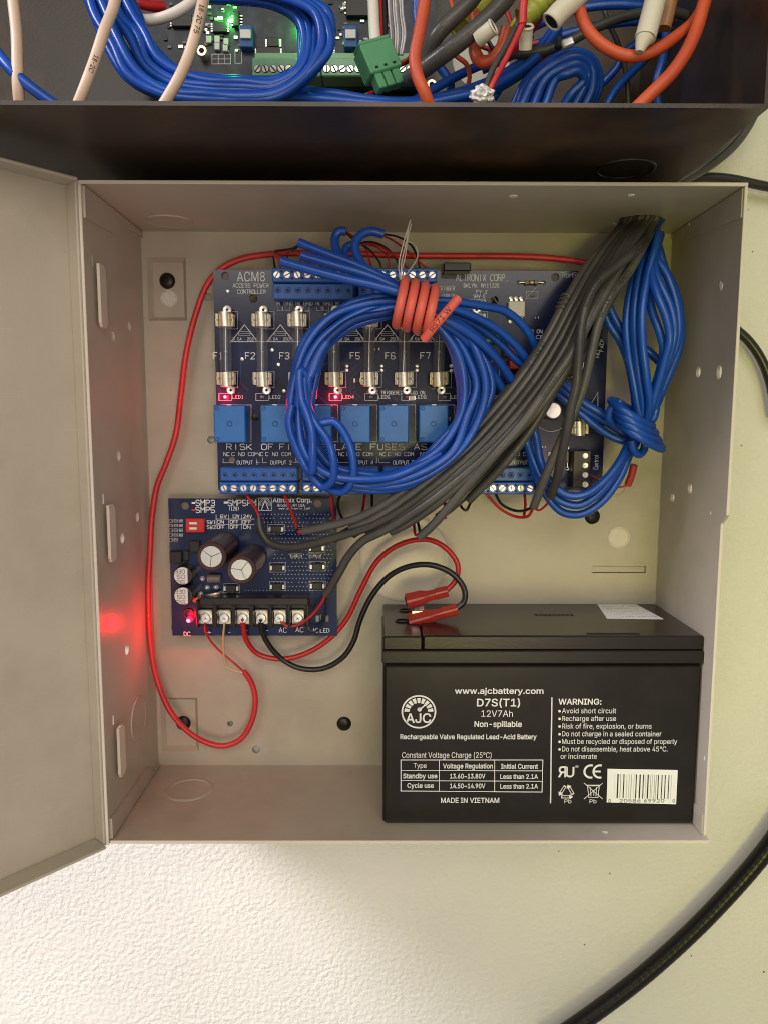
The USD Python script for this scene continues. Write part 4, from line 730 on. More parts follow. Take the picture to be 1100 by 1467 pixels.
grey((3.5, 3), [(908, 360, 40), (884, 410, 46), (856, 462, 52), (827, 510, 54), (801, 547, 55), (764, 609, 54), (732, 652, 52), (704, 684, 49), (680, 708, 46), (671, 717, 44)], 'grey cable with a cut end and a black wire above the bottom terminal row', 2.15, [],
     [('conductor', [(674, 719, 44), (670, 728, 40), (666, 731, 34), (659, 724, 26), (652, 708, 20)], .7, 'black_wire')])
grey((5.5, 6), [(922, 350, 50), (900, 390, 56), (874, 424, 60), (857, 463, 61), (847, 504, 61), (837, 547, 61), (822, 590, 60), (803, 632, 57), (785, 672, 52), (764, 726, 42)], 'grey cable ending at the lower right beside two thin wires', 2.15, [('COMMUNICATION', 62, 2.0, 'print_dark')],
     [('conductor', [(764, 726, 40), (755, 740, 32), (738, 740, 26), (718, 730, 22), (700, 712, 19), (695, 706, 19)], .75, 'red_wire'), ('conductor', [(764, 725, 40), (752, 731, 34), (735, 731, 26), (718, 722, 22), (709, 707, 19)], .75, 'black_wire')])
grey((7, 4), [(918, 352, 58), (884, 380, 64), (854, 406, 67), (838, 440, 68), (831, 480, 69), (828, 520, 69), (825, 552, 68), (818, 582, 66), (812, 616, 63), (803, 658, 56), (796, 690, 48), (789, 711, 42)], 'straight grey cable hanging in front of the bundle with printing along it', 2.15, [('COMMUNT', 48, 2.2, 'print_dark'), ('02/30/06', 84, 2.2, 'print_dark')],
     [('conductor', [(788, 710, 42), (783, 722, 34), (772, 731, 28), (764, 728, 24)], .6, 'red_jacket')])
kink = grey((-8.5, 0), [(850, 372, 30), (822, 420, 42), (808, 434, 48), (790, 470, 46), (756, 522, 45), (716, 572, 45), (672, 620, 45), (624, 664, 44), (578, 704, 43), (548, 730, 40), (528, 750, 37), (505, 766, 34)], 'grey cable with a ribbed kink near the upper board corner', 2.15, [], [])
kc_ = spline(path([(850, 372, 30), (822, 404, 42), (808, 434, 48), (790, 470, 46)]), 12)
for k_ in range(4): obj('jacket_rib', ring(kc_[21+k_*2], .0024, .0008, axis=kc_[22+k_*2]-kc_[21+k_*2], n=20, k=6), 'grey_jacket', kink, 50)
for i, (top_, pts, lb) in enumerate((((-3, 1), [(876, 362, 36), (852, 398, 40), (826, 446, 45), (797, 500, 47), (764, 550, 47), (724, 600, 47), (676, 648, 47), (622, 690, 45), (570, 726, 43), (530, 748, 40), (500, 764, 38)], 'grey cable in the rear middle of the bundle above the terminal row'),
        ((0, 3), [(890, 362, 42), (864, 404, 47), (836, 454, 51), (808, 506, 53), (772, 558, 53), (732, 608, 53), (690, 656, 51), (650, 696, 49), (606, 728, 46), (570, 750, 43), (540, 764, 40)], 'grey cable under the printed cables in the centre of the bundle'),
        ((3, 0), [(902, 362, 34), (878, 412, 38), (850, 462, 42), (820, 510, 44), (793, 550, 45), (754, 610, 45), (720, 652, 44), (688, 688, 43), (652, 722, 42), (626, 742, 42)], 'grey cable on the lower rear edge of the bundle'),
        ((-6, 5), [(873, 350, 42), (845, 390, 48), (820, 434, 52), (794, 484, 54), (759, 539, 54), (719, 590, 53), (672, 640, 53), (618, 685, 52), (567, 724, 49), (530, 747, 46), (502, 758, 42)], 'grey cable between the outer edge and the hooked cable'),
        ((-3, 7), [(887, 351, 46), (860, 394, 53), (835, 443, 58), (810, 495, 60), (775, 551, 60), (734, 602, 59), (687, 651, 57), (635, 695, 54), (586, 731, 51), (552, 754, 47), (526, 766, 43)], 'grey cable between the hooked cable and the one reaching the screw terminal'),
        ((0.5, 8), [(899, 352, 49), (874, 397, 56), (846, 448, 62), (824, 504, 64), (790, 560, 64), (752, 606, 63), (706, 652, 60), (658, 694, 56), (614, 730, 52), (580, 752, 48), (560, 762, 44)], 'grey cable on top of the bundle in its middle'))):
    grey(top_, pts, lb, 2.15)
# red/black wires under the bottom terminals
for nm, pts, m_, lb in (('terminal_wire', [(474, 707, 19), (476, 730, 22), (479, 752, 30)], 'red_wire', 'red wire dropping from the second terminal block beside the small board'), ('terminal_wire', [(488, 707, 19), (484, 722, 22), (489, 740, 28), (497, 750, 36)], 'black_wire', 'black wire dropping behind the upper right corner of the small board'),
                        ('terminal_wire', [(523, 707, 19), (521, 722, 22), (518, 740, 32)], 'red_wire', 'short red wire below the middle bottom terminal block'), ('terminal_wire', [(533, 707, 19), (533, 722, 22), (534, 735, 34)], 'black_wire', 'short black wire below the middle bottom terminal block'),
                        ('terminal_wire', [(637, 707, 19), (637, 722, 24), (638, 742, 36)], 'red_wire', 'short red wire left of the black wire bend under the bundle'), ('terminal_wire', [(751, 706, 19), (752, 726, 26), (750, 738, 30)], 'red_wire', 'short red wire under the right end of the bottom terminal row')):
    single(nm, T(pts, .75, n=8), m_, lb, 'wire')
# ------------------------------------------------------------------ blue cables
TIE = [(574, 434), (588, 438), (602, 442), (616, 445)]
def blue(pts, label, r=1.95, group=None, ends=(), prints=(), mat_='blue_jacket', name='blue_cable'): return cable(name, pts, r, mat_, label, 'cable', group, prints, ends, n=10, per=7)
GT = 'blue cable ends above the coral tie'
blue([(428, 347, 52), (470, 364, 54), (512, 380, 55), (550, 398, 56), (580, 418, 56), (605, 432, 55), (640, 440, 54)], 'blue cable with the highest of the three cut ends at upper left', 2.1, GT, [('conductor', [(430, 348, 51), (420, 355, 46), (400, 359, 38), (392, 366, 28), (394, 384, 21)], .45, 'black_wire')])
blue([(432, 366, 58), (480, 380, 60), (530, 395, 60), (570, 413, 60), (600, 428, 60), (640, 446, 58)], 'blue cable with the middle of the three cut ends at upper left', 2.1, GT, [('conductor', [(433, 366, 57), (420, 362, 50), (405, 362, 40), (400, 370, 28), (412, 384, 21)], .45, 'red_wire'), ('conductor', [(433, 367, 57), (430, 376, 44), (434, 378, 30), (440, 384, 21)], .45, 'black_wire')])
blue([(403, 374, 62), (445, 386, 64), (490, 398, 65), (535, 408, 65), (575, 420, 65), (610, 436, 63), (645, 452, 60)], 'blue cable with the lowest and leftmost cut end above the terminal blocks', 2.1, GT, [('conductor', [(405, 373, 61), (395, 368, 52), (392, 362, 40), (398, 358, 30), (430, 362, 26), (448, 384, 21)], .45, 'red_wire')])
blue([(495, 331, 42), (486, 331, 42), (480, 340, 42), (481, 354, 44), (488, 368, 47), (504, 380, 50), (530, 392, 52), (565, 412, 53), (600, 432, 52), (640, 452, 50)], 'blue cable that curls over in the left small arch at the top', 2.1, GT, [('conductor', [(495, 331, 42), (508, 340, 36), (524, 356, 28), (532, 384, 21)], .5, 'red_wire'), ('conductor', [(494, 332, 42), (510, 345, 34), (530, 358, 27), (544, 376, 22), (546, 385, 21)], .5, 'black_wire')])
blue([(549, 335, 46), (532, 331, 47), (517, 336, 48), (509, 348, 49), (511, 364, 50), (520, 380, 52), (545, 400, 55), (580, 424, 56), (620, 445, 54)], 'blue cable that curls over in the right tall arch at the top', 2.1, GT, [('conductor', [(549, 335, 46), (570, 339, 38), (588, 350, 30), (597, 366, 24), (601, 385, 21)], .5, 'black_wire'), ('conductor', [(549, 337, 46), (566, 346, 36), (584, 360, 26), (612, 385, 21)], .5, 'red_wire')])
blue([(507, 350, 40), (498, 353, 40), (494, 363, 41), (500, 377, 44), (530, 395, 48), (570, 418, 49), (615, 448, 47)], 'blue cable that bends in the low arch between the two taller ones', 2.0, GT, [('conductor', [(507, 350, 40), (530, 346, 36), (552, 354, 28), (567, 370, 23), (572, 385, 21)], .5, 'black_wire'), ('conductor', [(507, 351, 40), (534, 349, 34), (560, 362, 26), (586, 385, 21)], .5, 'red_wire')])
# the wide coil left of and below the tie
ctr = np.array([555, 572.])
base = [(604, 441), (565, 437), (520, 445), (480, 464), (450, 498), (434, 545), (430, 595), (440, 640), (468, 674), (515, 691), (560, 690), (606, 674), (646, 642), (672, 602), (682, 556), (672, 512), (650, 478), (615, 447)]
wt = [.35, .6, .9, 1, 1, 1, 1, 1, .9, .8, .8, .9, 1.1, 1.3, 1.5, 1.4, 1.0, .4]
CO = ['outermost', 'second', 'third', 'innermost']
k = 0
for lay, (offs, h0) in enumerate((((15, 4.5, -5.5, -15), 51), ((10, -1, -11), 56.5))):
    for o in offs:
        jt = rng.normal(0, 2.3, (len(base), 2)); pts = []
        for i, (u, v) in enumerate(base):
            d = np.array([u, v])-ctr; d /= np.linalg.norm(d); sp = o*wt[i]; q = np.array([u, v])+d*sp+jt[i]*(.3 if i in (0, len(base)-1) else 1)
            pts.append((q[0], q[1], h0+1.5*math.sin(i*.9+k*2)+(2 if i in (0, 17) else 0)))
        nm = (('outermost', 'second', 'third', 'innermost') if lay == 0 else ('outer', 'middle', 'inner'))[offs.index(o)]
        blue(pts, f'{nm} blue strand in the {"rear" if lay == 0 else "front"} layer of the wide round coil below the coral tie', 1.95, 'blue strands of the wide coil', (), [('18-2C', 30+17*k, 1.25, 'print_pale'), ('AWG 07/30', 150+9*k, 1.25, 'print_pale')]); k += 1
# strands hanging inside the coil at its left
for i, (pts, lb) in enumerate((
    ([(560, 446, 57), (505, 460, 60), (464, 496, 62), (443, 540, 62), (441, 560, 61), (437, 590, 64), (452, 606, 66), (478, 604, 66), (497, 628, 66), (506, 660, 65), (504, 688, 63), (492, 704, 60), (470, 700, 58), (446, 676, 58)], 'blue strand making the rightmost small loop inside the coil'),
    ([(560, 446, 57), (505, 460, 60), (464, 496, 62), (443, 540, 62), (437, 540, 62), (439, 575, 65), (452, 606, 68), (470, 632, 69), (478, 662, 68), (476, 688, 65), (462, 697, 62), (440, 672, 61), (424, 640, 61)], 'blue strand making the middle small loop inside the coil'),
    ([(560, 446, 57), (505, 460, 60), (464, 496, 62), (443, 540, 62), (431, 530, 64), (432, 570, 66), (440, 592, 68), (447, 618, 70), (448, 650, 70), (447, 676, 67), (438, 668, 64), (424, 640, 63), (414, 606, 63), (418, 580, 63)], 'blue strand making the leftmost small loop inside the coil'),
    ([(560, 450, 54), (500, 470, 56), (456, 510, 58), (430, 560, 59), (428, 600, 60), (434, 640, 63), (452, 668, 65), (480, 682, 65), (520, 686, 63), (560, 683, 60), (598, 668, 58), (630, 650, 55)], 'blue strand running along the bottom of the coil in front of the terminals'))):
    blue(pts, lb, 1.95, 'blue strands of the small loops in the coil')
# strands leaving the tie to the right
GR = 'blue cables fanning out right of the coral tie'
blue([(612, 430, 56), (650, 432, 54), (690, 438, 50), (724, 446, 46), (752, 470, 42), (768, 500, 38), (776, 530, 36)], 'highest blue cable leaving the coral tie towards the right', 2.0, GR)
blue([(612, 438, 58), (650, 443, 56), (686, 457, 52), (720, 478, 47), (746, 504, 43), (764, 532, 39), (774, 560, 36)], 'second highest blue cable leaving the coral tie towards the right', 2.0, GR)
blue([(612, 442, 52), (648, 452, 50), (684, 468, 46), (716, 492, 42), (742, 518, 39), (772, 538, 36), (806, 558, 33), (832, 583, 32), (868, 604, 31), (905, 630, 31)], 'blue cable that passes behind the grey bundle and reaches the knot', 1.95, GR)
blue([(612, 446, 62), (640, 456, 62), (672, 474, 59), (700, 500, 54), (722, 530, 48), (742, 566, 42), (752, 600, 36), (757, 640, 33), (766, 676, 34), (780, 706, 36), (804, 733, 36), (830, 737, 36), (858, 722, 36), (884, 690, 36), (900, 655, 34), (912, 620, 32)], 'lowest blue cable of the fan that dips lowest under the right board corner', 2.0, GR)
blue([(612, 450, 60), (634, 462, 60), (662, 482, 57), (688, 510, 52), (710, 542, 46), (732, 580, 40), (748, 616, 34), (762, 656, 34), (778, 690, 38), (800, 716, 40), (828, 724, 41), (856, 708, 41), (882, 676, 39), (898, 645, 36), (908, 615, 33)], 'blue cable just above the lowest one under the right board corner', 2.0, GR)
blue([(612, 448, 66), (642, 460, 65), (678, 482, 61), (706, 508, 55), (730, 540, 48), (752, 580, 41), (766, 620, 36), (774, 660, 38), (788, 690, 43), (812, 709, 45), (838, 708, 46), (864, 690, 45), (888, 660, 42), (902, 630, 37)], 'topmost blue cable of the three sweeping to the knot below the board', 2.0, GR)
blue([(776, 522, 36), (806, 548, 35), (838, 578, 34), (878, 600, 35), (915, 622, 36)], 'upper blue cable running from behind the bundle into the knot', 2.0, 'blue cables entering the knot from the left')
blue([(790, 556, 30), (818, 580, 30), (848, 606, 31), (882, 628, 33), (915, 636, 34)], 'lower blue cable running from behind the bundle into the knot', 2.0, 'blue cables entering the knot from the left')
# right hank hanging from the hole down to the knot
def hank(off, pts, label, r=2.0):
    w = path(pts); dx, dh = off; w = np.vstack([[[HOLE[0]+dx*.001+.004, -HOLE[1]-dh*.001, H+.0035], [HOLE[0]+dx*.001, -HOLE[1]-dh*.001, H-.002]], w])
    t = thing('blue_cable', label, 'cable', w[-1], 'blue cables of the hank at the right'); obj('jacket', tube(w, r*.001, 10, 7), 'blue_jacket', t, 50)
hank((8, 0), [(936, 345, 36), (918, 385, 40), (910, 430, 43), (909, 480, 44), (914, 530, 43), (920, 575, 40), (920, 605, 37), (916, 630, 34)], 'blue cable hanging left in the right hank')
hank((9, 3), [(940, 345, 42), (928, 390, 46), (920, 440, 49), (920, 490, 50), (926, 540, 48), (930, 580, 43), (926, 605, 39), (920, 632, 35)], 'blue cable hanging in the middle front of the right hank')
hank((9.5, -3), [(942, 350, 30), (952, 385, 33), (968, 420, 36), (974, 455, 37), (974, 490, 37), (964, 522, 36), (950, 555, 36), (936, 590, 35), (926, 612, 34), (918, 632, 33)], 'outermost blue cable of the right hank', 2.1)
for pts, lb in (([(946, 335, 30), (940, 368, 39), (954, 392, 42), (966, 425, 44), (972, 462, 45), (968, 496, 45), (954, 528, 43), (942, 565, 41), (935, 600, 39), (922, 606, 37), (915, 630, 35)], 'second blue cable from the right in the hank'),
                ([(945, 335, 32), (936, 378, 43), (946, 408, 47), (960, 440, 49), (966, 474, 50), (960, 505, 48), (948, 540, 45), (938, 580, 41), (922, 606, 37), (915, 630, 35)], 'third blue cable from the right in the hank'),
                ([(944, 336, 34), (932, 388, 46), (942, 424, 51), (954, 455, 53), (959, 485, 53), (952, 515, 50), (942, 552, 46), (930, 590, 41), (922, 606, 37), (915, 630, 35)], 'fourth blue cable from the right in the hank'),
                ([(944, 338, 32), (928, 400, 39), (934, 446, 44), (944, 474, 47), (950, 500, 47), (946, 525, 45), (936, 560, 42), (926, 600, 38), (922, 606, 37), (915, 630, 35)], 'inner blue cable right of the gap in the hank'),
                ([(866, 420, 34), (876, 448, 34), (892, 474, 34), (912, 492, 34), (930, 504, 34), (944, 518, 35)], 'upper blue cable crossing behind the hank from the left'),
                ([(862, 436, 32), (872, 464, 32), (888, 488, 32), (900, 520, 33), (908, 560, 34), (914, 600, 35), (922, 606, 37), (915, 630, 35)], 'lower blue cable crossing behind the hank from the left'),
                ([(944, 333, 32), (922, 366, 36), (904, 412, 38), (897, 460, 40), (900, 505, 41), (908, 550, 40), (915, 590, 38), (922, 606, 37), (915, 630, 35)], 'leftmost blue cable dropping straight into the knot')):
    blue(pts, lb, 2.0, 'blue cables of the hank at the right')
# knot
for i, o in enumerate((-1.5, -.5, .5, 1.5)):
    a_ = math.radians(32); nrm = np.array([-math.sin(a_), math.cos(a_)])*12.0*o; c = np.array([911, 608])+nrm*np.array([-.75, 1.05]); pts = []
    for t in np.linspace(-.15, 1.08, 22)*2*PI:
        x, y = 35*math.cos(t), 3*math.sin(t); pts.append((c[0]+x*math.cos(a_)-y*math.sin(a_)+nrm[0]*.12*math.sin(t/2), c[1]+x*math.sin(a_)+y*math.cos(a_), 41+14*math.sin(t)))
    blue(pts, ('top wrap of the blue knot beside the board', 'second wrap of the blue knot beside the board', 'third wrap of the blue knot beside the board', 'bottom wrap of the blue knot beside the board')[i], 2.05, 'wraps of the blue knot')
blue([(905, 630, 46), (907, 643, 45), (915, 651, 43), (922, 644, 42), (924, 630, 42)], 'blue loop end sticking out under the knot', 2.0); blue([(888, 575, 46), (876, 584, 46), (872, 598, 44), (884, 612, 40)], 'blue cable bend on the upper left of the knot', 2.0)
cable('sleeved_wire', [(908, 666, 24), (904, 682, 22), (899, 695, 20)], 1.9, 'red_plastic', 'red sleeved splice of a thin beige wire below the blue knot', 'wire', None, (), [('conductor', [(899, 694, 20), (892, 706, 18), (880, 710, 16), (866, 706, 16), (848, 698, 17)], .5, 'beige_wire'), ('conductor', [(898, 695, 20), (888, 698, 19), (872, 693, 18), (845, 680, 18)], .45, 'red_wire')])
# coral tie: a strip of cable jacket wound round the blue bundle
pts = []
ax = np.array([14.6, 3.8]); wr = np.array([-9.5, 31.5])
for t in np.linspace(-.28, 3.5, 92):
    c = np.array([570, 432])+ax*t; s_ = -math.cos(t*2*PI); pts.append((c[0]+wr[0]*s_, c[1]+wr[1]*s_, 58+16.5*math.sin(t*2*PI)))
tail = [(607, 486, 68), (622, 467, 72), (639, 447, 73), (656, 427, 71)]
tie = thing('cable_tie', 'coral coloured strip of cable jacket wound round the blue cables as a tie', 'cable tie', M(600, 440, 58))
obj('wrap', tube(path(pts), .0021, 12, 3), 'coral', tie, 50)
tl = obj('tail', tube(path(tail), .0021, 12, 8), 'coral', tie, 50, label='free tail end with black print')
obj('printed_text', text_on_tube('RS71 W', path(tail), .0021, .006, .0022, 8), 'coral_ink', tl, False)
for a_, b_ in ((8, 22), (34, 46), (58, 70), (82, 91)):
    pass
ny = [T(p, .25, n=6) for p in ([(573, 400, 66), (571, 380, 68), (577, 350, 70), (588, 314, 70)], [(574, 400, 67), (575, 376, 69), (582, 345, 70), (586, 318, 70)], [(572, 398, 66), (580, 368, 68), (584, 340, 68), (589, 320, 68)], [(574, 400, 66), (590, 382, 62), (598, 366, 60), (594, 350, 62), (584, 346, 66)])]
single('nylon_thread', ny, 'nylon', 'loose translucent nylon thread standing up from the coral tie', 'thread')
# ================================================================== cables outside the enclosures
single('thick_black_cable', T([(1130, 1172, 7), (1094, 1222, 7), (1048, 1276, 7), (988, 1338, 7), (916, 1402, 7), (836, 1462, 7), (770, 1506, 7)], 4.95, n=24, per=40, rmod=lambda L: 1+.006*np.sin(L/.0042*2*PI)), 'braid', 'thick black corrugated cable crossing the lower right of the wall', 'cable')
single('thin_black_cable', T([(1030, 452, 3), (1052, 470, 3), (1072, 488, 3), (1090, 514, 3), (1103, 548, 3), (1112, 600, 3)], 2.5, n=14, per=10), 'black_wire', 'thin black cable coming out behind the right side of the beige enclosure', 'cable')
single('black_cable', T([(960, 262, 4), (1000, 254, 4), (1040, 255, 4), (1100, 267, 4), (1140, 272, 4)], 2.4, n=14), 'black_wire', 'black cable running along the wall to the right above the beige enclosure', 'cable')
for pts, lb in (([(1096, 110, 14), (1078, 165, 16), (1052, 205, 18), (1012, 238, 20), (970, 262, 22), (945, 285, 22)], 'outer grey cable between the two enclosures at the upper right'), ([(1082, 120, 22), (1062, 172, 24), (1034, 206, 26), (994, 238, 27), (955, 262, 28), (935, 285, 26)], 'middle grey cable between the two enclosures at the upper right'), ([(1066, 130, 30), (1046, 178, 31), (1014, 212, 32), (974, 242, 32), (935, 266, 30), (920, 285, 28)], 'inner grey cable between the two enclosures at the upper right')):
    single('grey_cable', T(pts, 2.7, n=12), 'grey_jacket', lb, 'cable', 'grey cables between the two enclosures')
# ================================================================== inside the black enclosure
HC = .010
a, b = P(186, -70, HC), P(622, 128, HC)
ctl = thing('controller_board', 'dark circuit board with green terminal blocks at the back of the black enclosure', 'circuit board', (0, 0, 0))
obj('board', bx2((a[0], -HC+.0016, b[2]), (b[0], -HC, a[2])), 'pcb_dark', ctl, False)
def part(name, u, v, w, hh, d, m_, par=ctl, ch=.0003, base=0): q = P(u, v, HC); k = 1/2560.; return obj(name, cbox(q+[0, -(d/2+base), 0], (w*k, d, hh*k), ch), m_, par, False)
for u, v, w, hh, d in ((316, 40, 18, 13, .002), (392, 62, 15, 11, .002), (262, 32, 26, 14, .0025), (385, 75, 30, 10, .002), (512, 8, 28, 30, .003), (470, 75, 12, 16, .002), (340, 30, 8, 18, .003), (448, 48, 8, 16, .002)):
    o = part('chip', u, v, w, hh, d, 'smd_black')
    for k in range(4):
        for s in (-1, 1):
            q = P(u+s*(w/2+2), v-hh/2+hh*(k+.5)/4, HC); obj('pin', bx(q+[0, -.0006, 0], (.0014, .0008, .0006)), 'silver', o, False)
rs = random.Random(11)
for k in range(120):
    u, v = rs.uniform(235, 350) if k % 2 else rs.uniform(440, 560), rs.uniform(-5, 75)
    part('chip_resistor', u, v, rs.uniform(3, 6), rs.uniform(2.5, 4), .0009, rs.choice(('pad', 'grey_part', 'silver', 'smd_black')), ch=.0001)
for u, v in ((300, 58), (325, 62), (312, 58), (312, 68), (324, 70)): part('chip_capacitor', u, v, 7, 9, .002, 'pad')
for u in (355, 503):
    o = part('dip_switch', u, 58, 17, 26, .005, 'relay_mark'); q = P(u, 57, HC); obj('slider', bx(q+[0, -.0055, 0], (.0050, .002, .0038)), 'cap_white', o, False)
    obj('lettering', silk('ON', u-4, 49, u+5, 5, HC+.0051, .16), 'silk', o, False)
obj('lettering', [rect_line(304, 77, 331, 91, HC, .22), line([(304, 84), (331, 84)], HC, .18, .0002), line([(313, 77), (313, 91)], HC, .18, .00025), line([(322, 77), (322, 91)], HC, .18, .00025), rect_line(337, 70, 346, 90, HC, .2)], 'silk', ctl, False)
for u0, u1, hh in ((362, 459, 0), (461, 556, 0), (558, 612, 0)):
    A, B = P(u0, 108, HC+.012), P(u1, 82, HC+.012)
    o = obj('terminal_block', [cbox(((A[0]+B[0])/2, -HC-.006, (A[2]+B[2])/2), (B[0]-A[0], .012, B[2]-A[2]), .0005), cbox(((A[0]+B[0])/2, -HC-.004, B[2]+.0022), (B[0]-A[0]-.001, .008, .0038), .0004)], 'pale_green', ctl, False)
    k = u0+7
    while k < u1-4: q = P(k, 98, HC+.012); obj('screw', plate(affinity.translate(Point(0, 0).buffer(.0016).difference(affinity.rotate(sbox(-.002, -.0003, .002, .0003), rs.uniform(0, 180), origin=(0, 0))), q[0], q[2]), -HC-.012+.0001, .0005), 'silver', o, False); obj('hole', flat(Point(q[0], q[2]).buffer(.0019), -HC-.0121), 'hole_dark', o, False); k += 11.3
for u, v in ((293, 80), (617, 128)): obj('brass_post', lathe(P(u, v, HC), [(.0016, 0), (.0024, 0), (.0024, .006), (.0013, .006), (.0013, .002)], n=18), 'brass', ctl, 30)
for u, v in ((330, 30), (316, 26), (430, 40)):
    q = P(u, v, HC); obj('indicator_light', cbox(q+[0, -.0007, 0], (.0024, .0012, .0012), .0002), 'led_green', ctl, False, label='lit green indicator light'); 
lamp('board_glow', P(330, 28, HC)+[0, -.004, 0], (.05, 1, .08), .0035, .0012); lamp('board_glow_right', P(431, 40, HC)+[0, -.004, 0], (.05, 1, .08), .0025, .0012)
# cables inside
def inside(name, pts, r, m_, label, cat='cable', group=None, **k): return single(name, T(pts, r, n=12, per=8), m_, label, cat, group)
GW = 'cream cables in the black enclosure'
inside('cream_cable', [(16, -25, 100), (20, 10, 104), (24, 50, 106), (25, 90, 108), (26, 125, 108), (30, 165, 104)], 2.1, 'cream_wire', 'cream cable hanging straight at the far left of the black enclosure', 'cable', GW)
cable('cream_cable', [(168, -25, 96), (163, 8, 100), (150, 42, 104), (137, 82, 106), (125, 115, 108), (108, 158, 106)], 2.15, 'cream_wire', 'cream cable slanting down left of the blue loops', 'cable', GW, [('18-2C', 34, 1.6, 'print_dark')])
cable('cream_cable', [(297, -25, 100), (289, 10, 104), (281, 45, 107), (271, 78, 108), (256, 112, 110), (228, 160, 108)], 2.15, 'cream_wire', 'cream cable with black printing slanting across the blue loops', 'cable', GW, [('18-2C 75', 12, 1.8, 'print_dark')])
inside('white_cable', [(196, 26, 55), (210, 28, 58), (228, 26, 60), (250, 18, 62), (272, 4, 62), (290, -18, 60)], 2.3, 'white_wire', 'short white cable curving behind the slanted cream cable')
inside('pink_cable', [(170, -18, 55), (192, 0, 55), (212, 7, 52), (236, 9, 48)], 2.2, 'red_wire', 'red cable end above the white cable at the top edge')
inside('blue_cable', [(-25, 48, 104), (0, 80, 106), (20, 103, 108), (45, 125, 108), (80, 150, 106), (120, 172, 104)], 2.1, 'blue_jacket', 'single blue cable crossing the lower left corner of the black enclosure')
rj = random.Random(5)
for i in range(11):
    t = i/10; lay = i % 2; h = 66+lay*7+rj.uniform(-2, 2)+(10 if i < 4 else 0); j = lambda s=5: rj.uniform(-s, s)*1.1
    pts = [(118+58*t, -22, h-8), (133+62*t+j(), 22, h-4), (152+60*t+j(), 62-14*t+j(), h), (182+46*t+j(3), 108-30*t+j(3), h+3), (232+26*t+j(3), 136-34*t+j(3), h+5), (290+8*t, 147-36*t+j(2), h+6), (345, 147-33*t+j(2), h+6), (398-6*t, 138-22*t+j(2), h+5), (446-20*t+j(3), 108-14*t+j(3), h+3), (474-42*t+j(3), 64-6*t+j(3), h), (470-46*t+j(3), 22+4*t+j(3), h-3), (440-52*t, 0+6*t, h-6), (395-60*t, -14+14*t, h-10), (340-50*t, -22+20*t, h-14)]
    nm = ('outermost', 'second', 'third', 'fourth', 'fifth', 'middle', 'fifth innermost', 'fourth innermost', 'third innermost', 'second innermost', 'innermost')[i]
    inside('blue_cable', pts, 1.95, 'blue_jacket', f'{nm} strand of the blue loops left in the black enclosure', 'cable', 'blue strands of the loops in the black enclosure')
for i, (dv, h) in enumerate(((0, 70), (9, 76), (16, 66))):
    inside('blue_cable', [(380, 132+dv*.6, h), (430, 130+dv, h), (480, 134+dv, h+2), (530, 142+dv*.6, h+2), (585, 145+dv*.5, h), (640, 136+dv*.6, h-2), (690, 120+dv, h-4), (730, 100+dv, h-8), (770, 70+dv, h-12), (800, 30+dv, h-16)], 1.95, 'blue_jacket', ('upper', 'middle', 'lower')[i]+' blue cable running right along the front lip of the black enclosure', 'cable', 'blue cables along the front lip')
for i in range(9):
    t = i/8; h = 62+6*(i % 3); x0, x1 = 742+44*t, 856-40*t
    inside('blue_cable', [(x0-22, 178, h), (x0-6, 150, h), (x0+10, 118-6*t, h+2), (792+18*t, 84+22*t, h+4), (826+2*t, 74+28*t, h+4), (850-14*t, 88+26*t, h+2), (x1+2, 122+12*t, h), (x1-8, 150, h-2), (x1-16, 178, h-4)], 1.95, 'blue_jacket', ('outermost', 'second', 'third', 'fourth', 'middle', 'fourth innermost', 'third innermost', 'second innermost', 'innermost')[i]+' strand of the blue hairpin bundle at the right of the black enclosure', 'cable', 'blue strands of the hairpin bundle')
for i, (pts, lb) in enumerate((([(700, 78, 30), (760, 40, 34), (820, 14, 38), (880, 6, 40), (940, 10, 40), (1010, 22, 38)], 'upper blue cable running across the top right of the black enclosure'), ([(690, 100, 30), (760, 66, 36), (840, 40, 40), (900, 30, 40), (960, 30, 38), (1010, 40, 36)], 'lower blue cable running across the top right of the black enclosure'), ([(730, 70, 42), (750, 30, 44), (775, -5, 46), (800, -30, 46)], 'blue cable rising steeply left of the white splice'),
                           ([(850, 130, 20), (880, 100, 22), (900, 70, 24), (960, 40, 26), (1000, 20, 26)], 'dim blue cable deep at the back right of the black enclosure'), ([(945, 165, 40), (940, 120, 42), (950, 80, 42), (955, 40, 40)], 'blue cable behind the orange loop near the right'), ([(598, -20, 70), (597, 10, 70), (598, 40, 70), (596, 60, 66)], 'short blue wire beside the orange cable at the top centre'), ([(570, 158, 60), (600, 140, 58), (640, 116, 54), (680, 96, 48), (730, 76, 42), (760, 50, 40)], 'blue cable slanting up behind the bare wire end'), ([(640, 150, 50), (645, 120, 48), (630, 95, 46)], 'blue cable bend left of the round hole'))):
    inside('blue_cable', pts, 2.0, 'blue_jacket', lb)
inside('grey_cable', [(700, 80, 60), (760, 74, 64), (800, 66, 66), (850, 40, 66), (900, 22, 64), (960, 16, 60), (1010, 30, 56)], 2.1, 'grey_jacket', 'thin grey cable crossing behind the orange loop')
inside('grey_cable', [(738, -22, 92), (722, 0, 92), (697, 26, 92), (668, 52, 90), (634, 78, 86), (604, 100, 80), (585, 112, 74)], 3.5, 'grey_jacket', 'thick dark grey cable slanting down left in the black enclosure')
inside('grey_cable', [(690, -22, 84), (672, 3, 84), (646, 28, 84), (626, 50, 82), (614, 74, 78), (606, 100, 74)], 3.2, 'grey_jacket', 'second dark grey cable left of the thick slanting one')
GO = 'orange cables in the black enclosure'
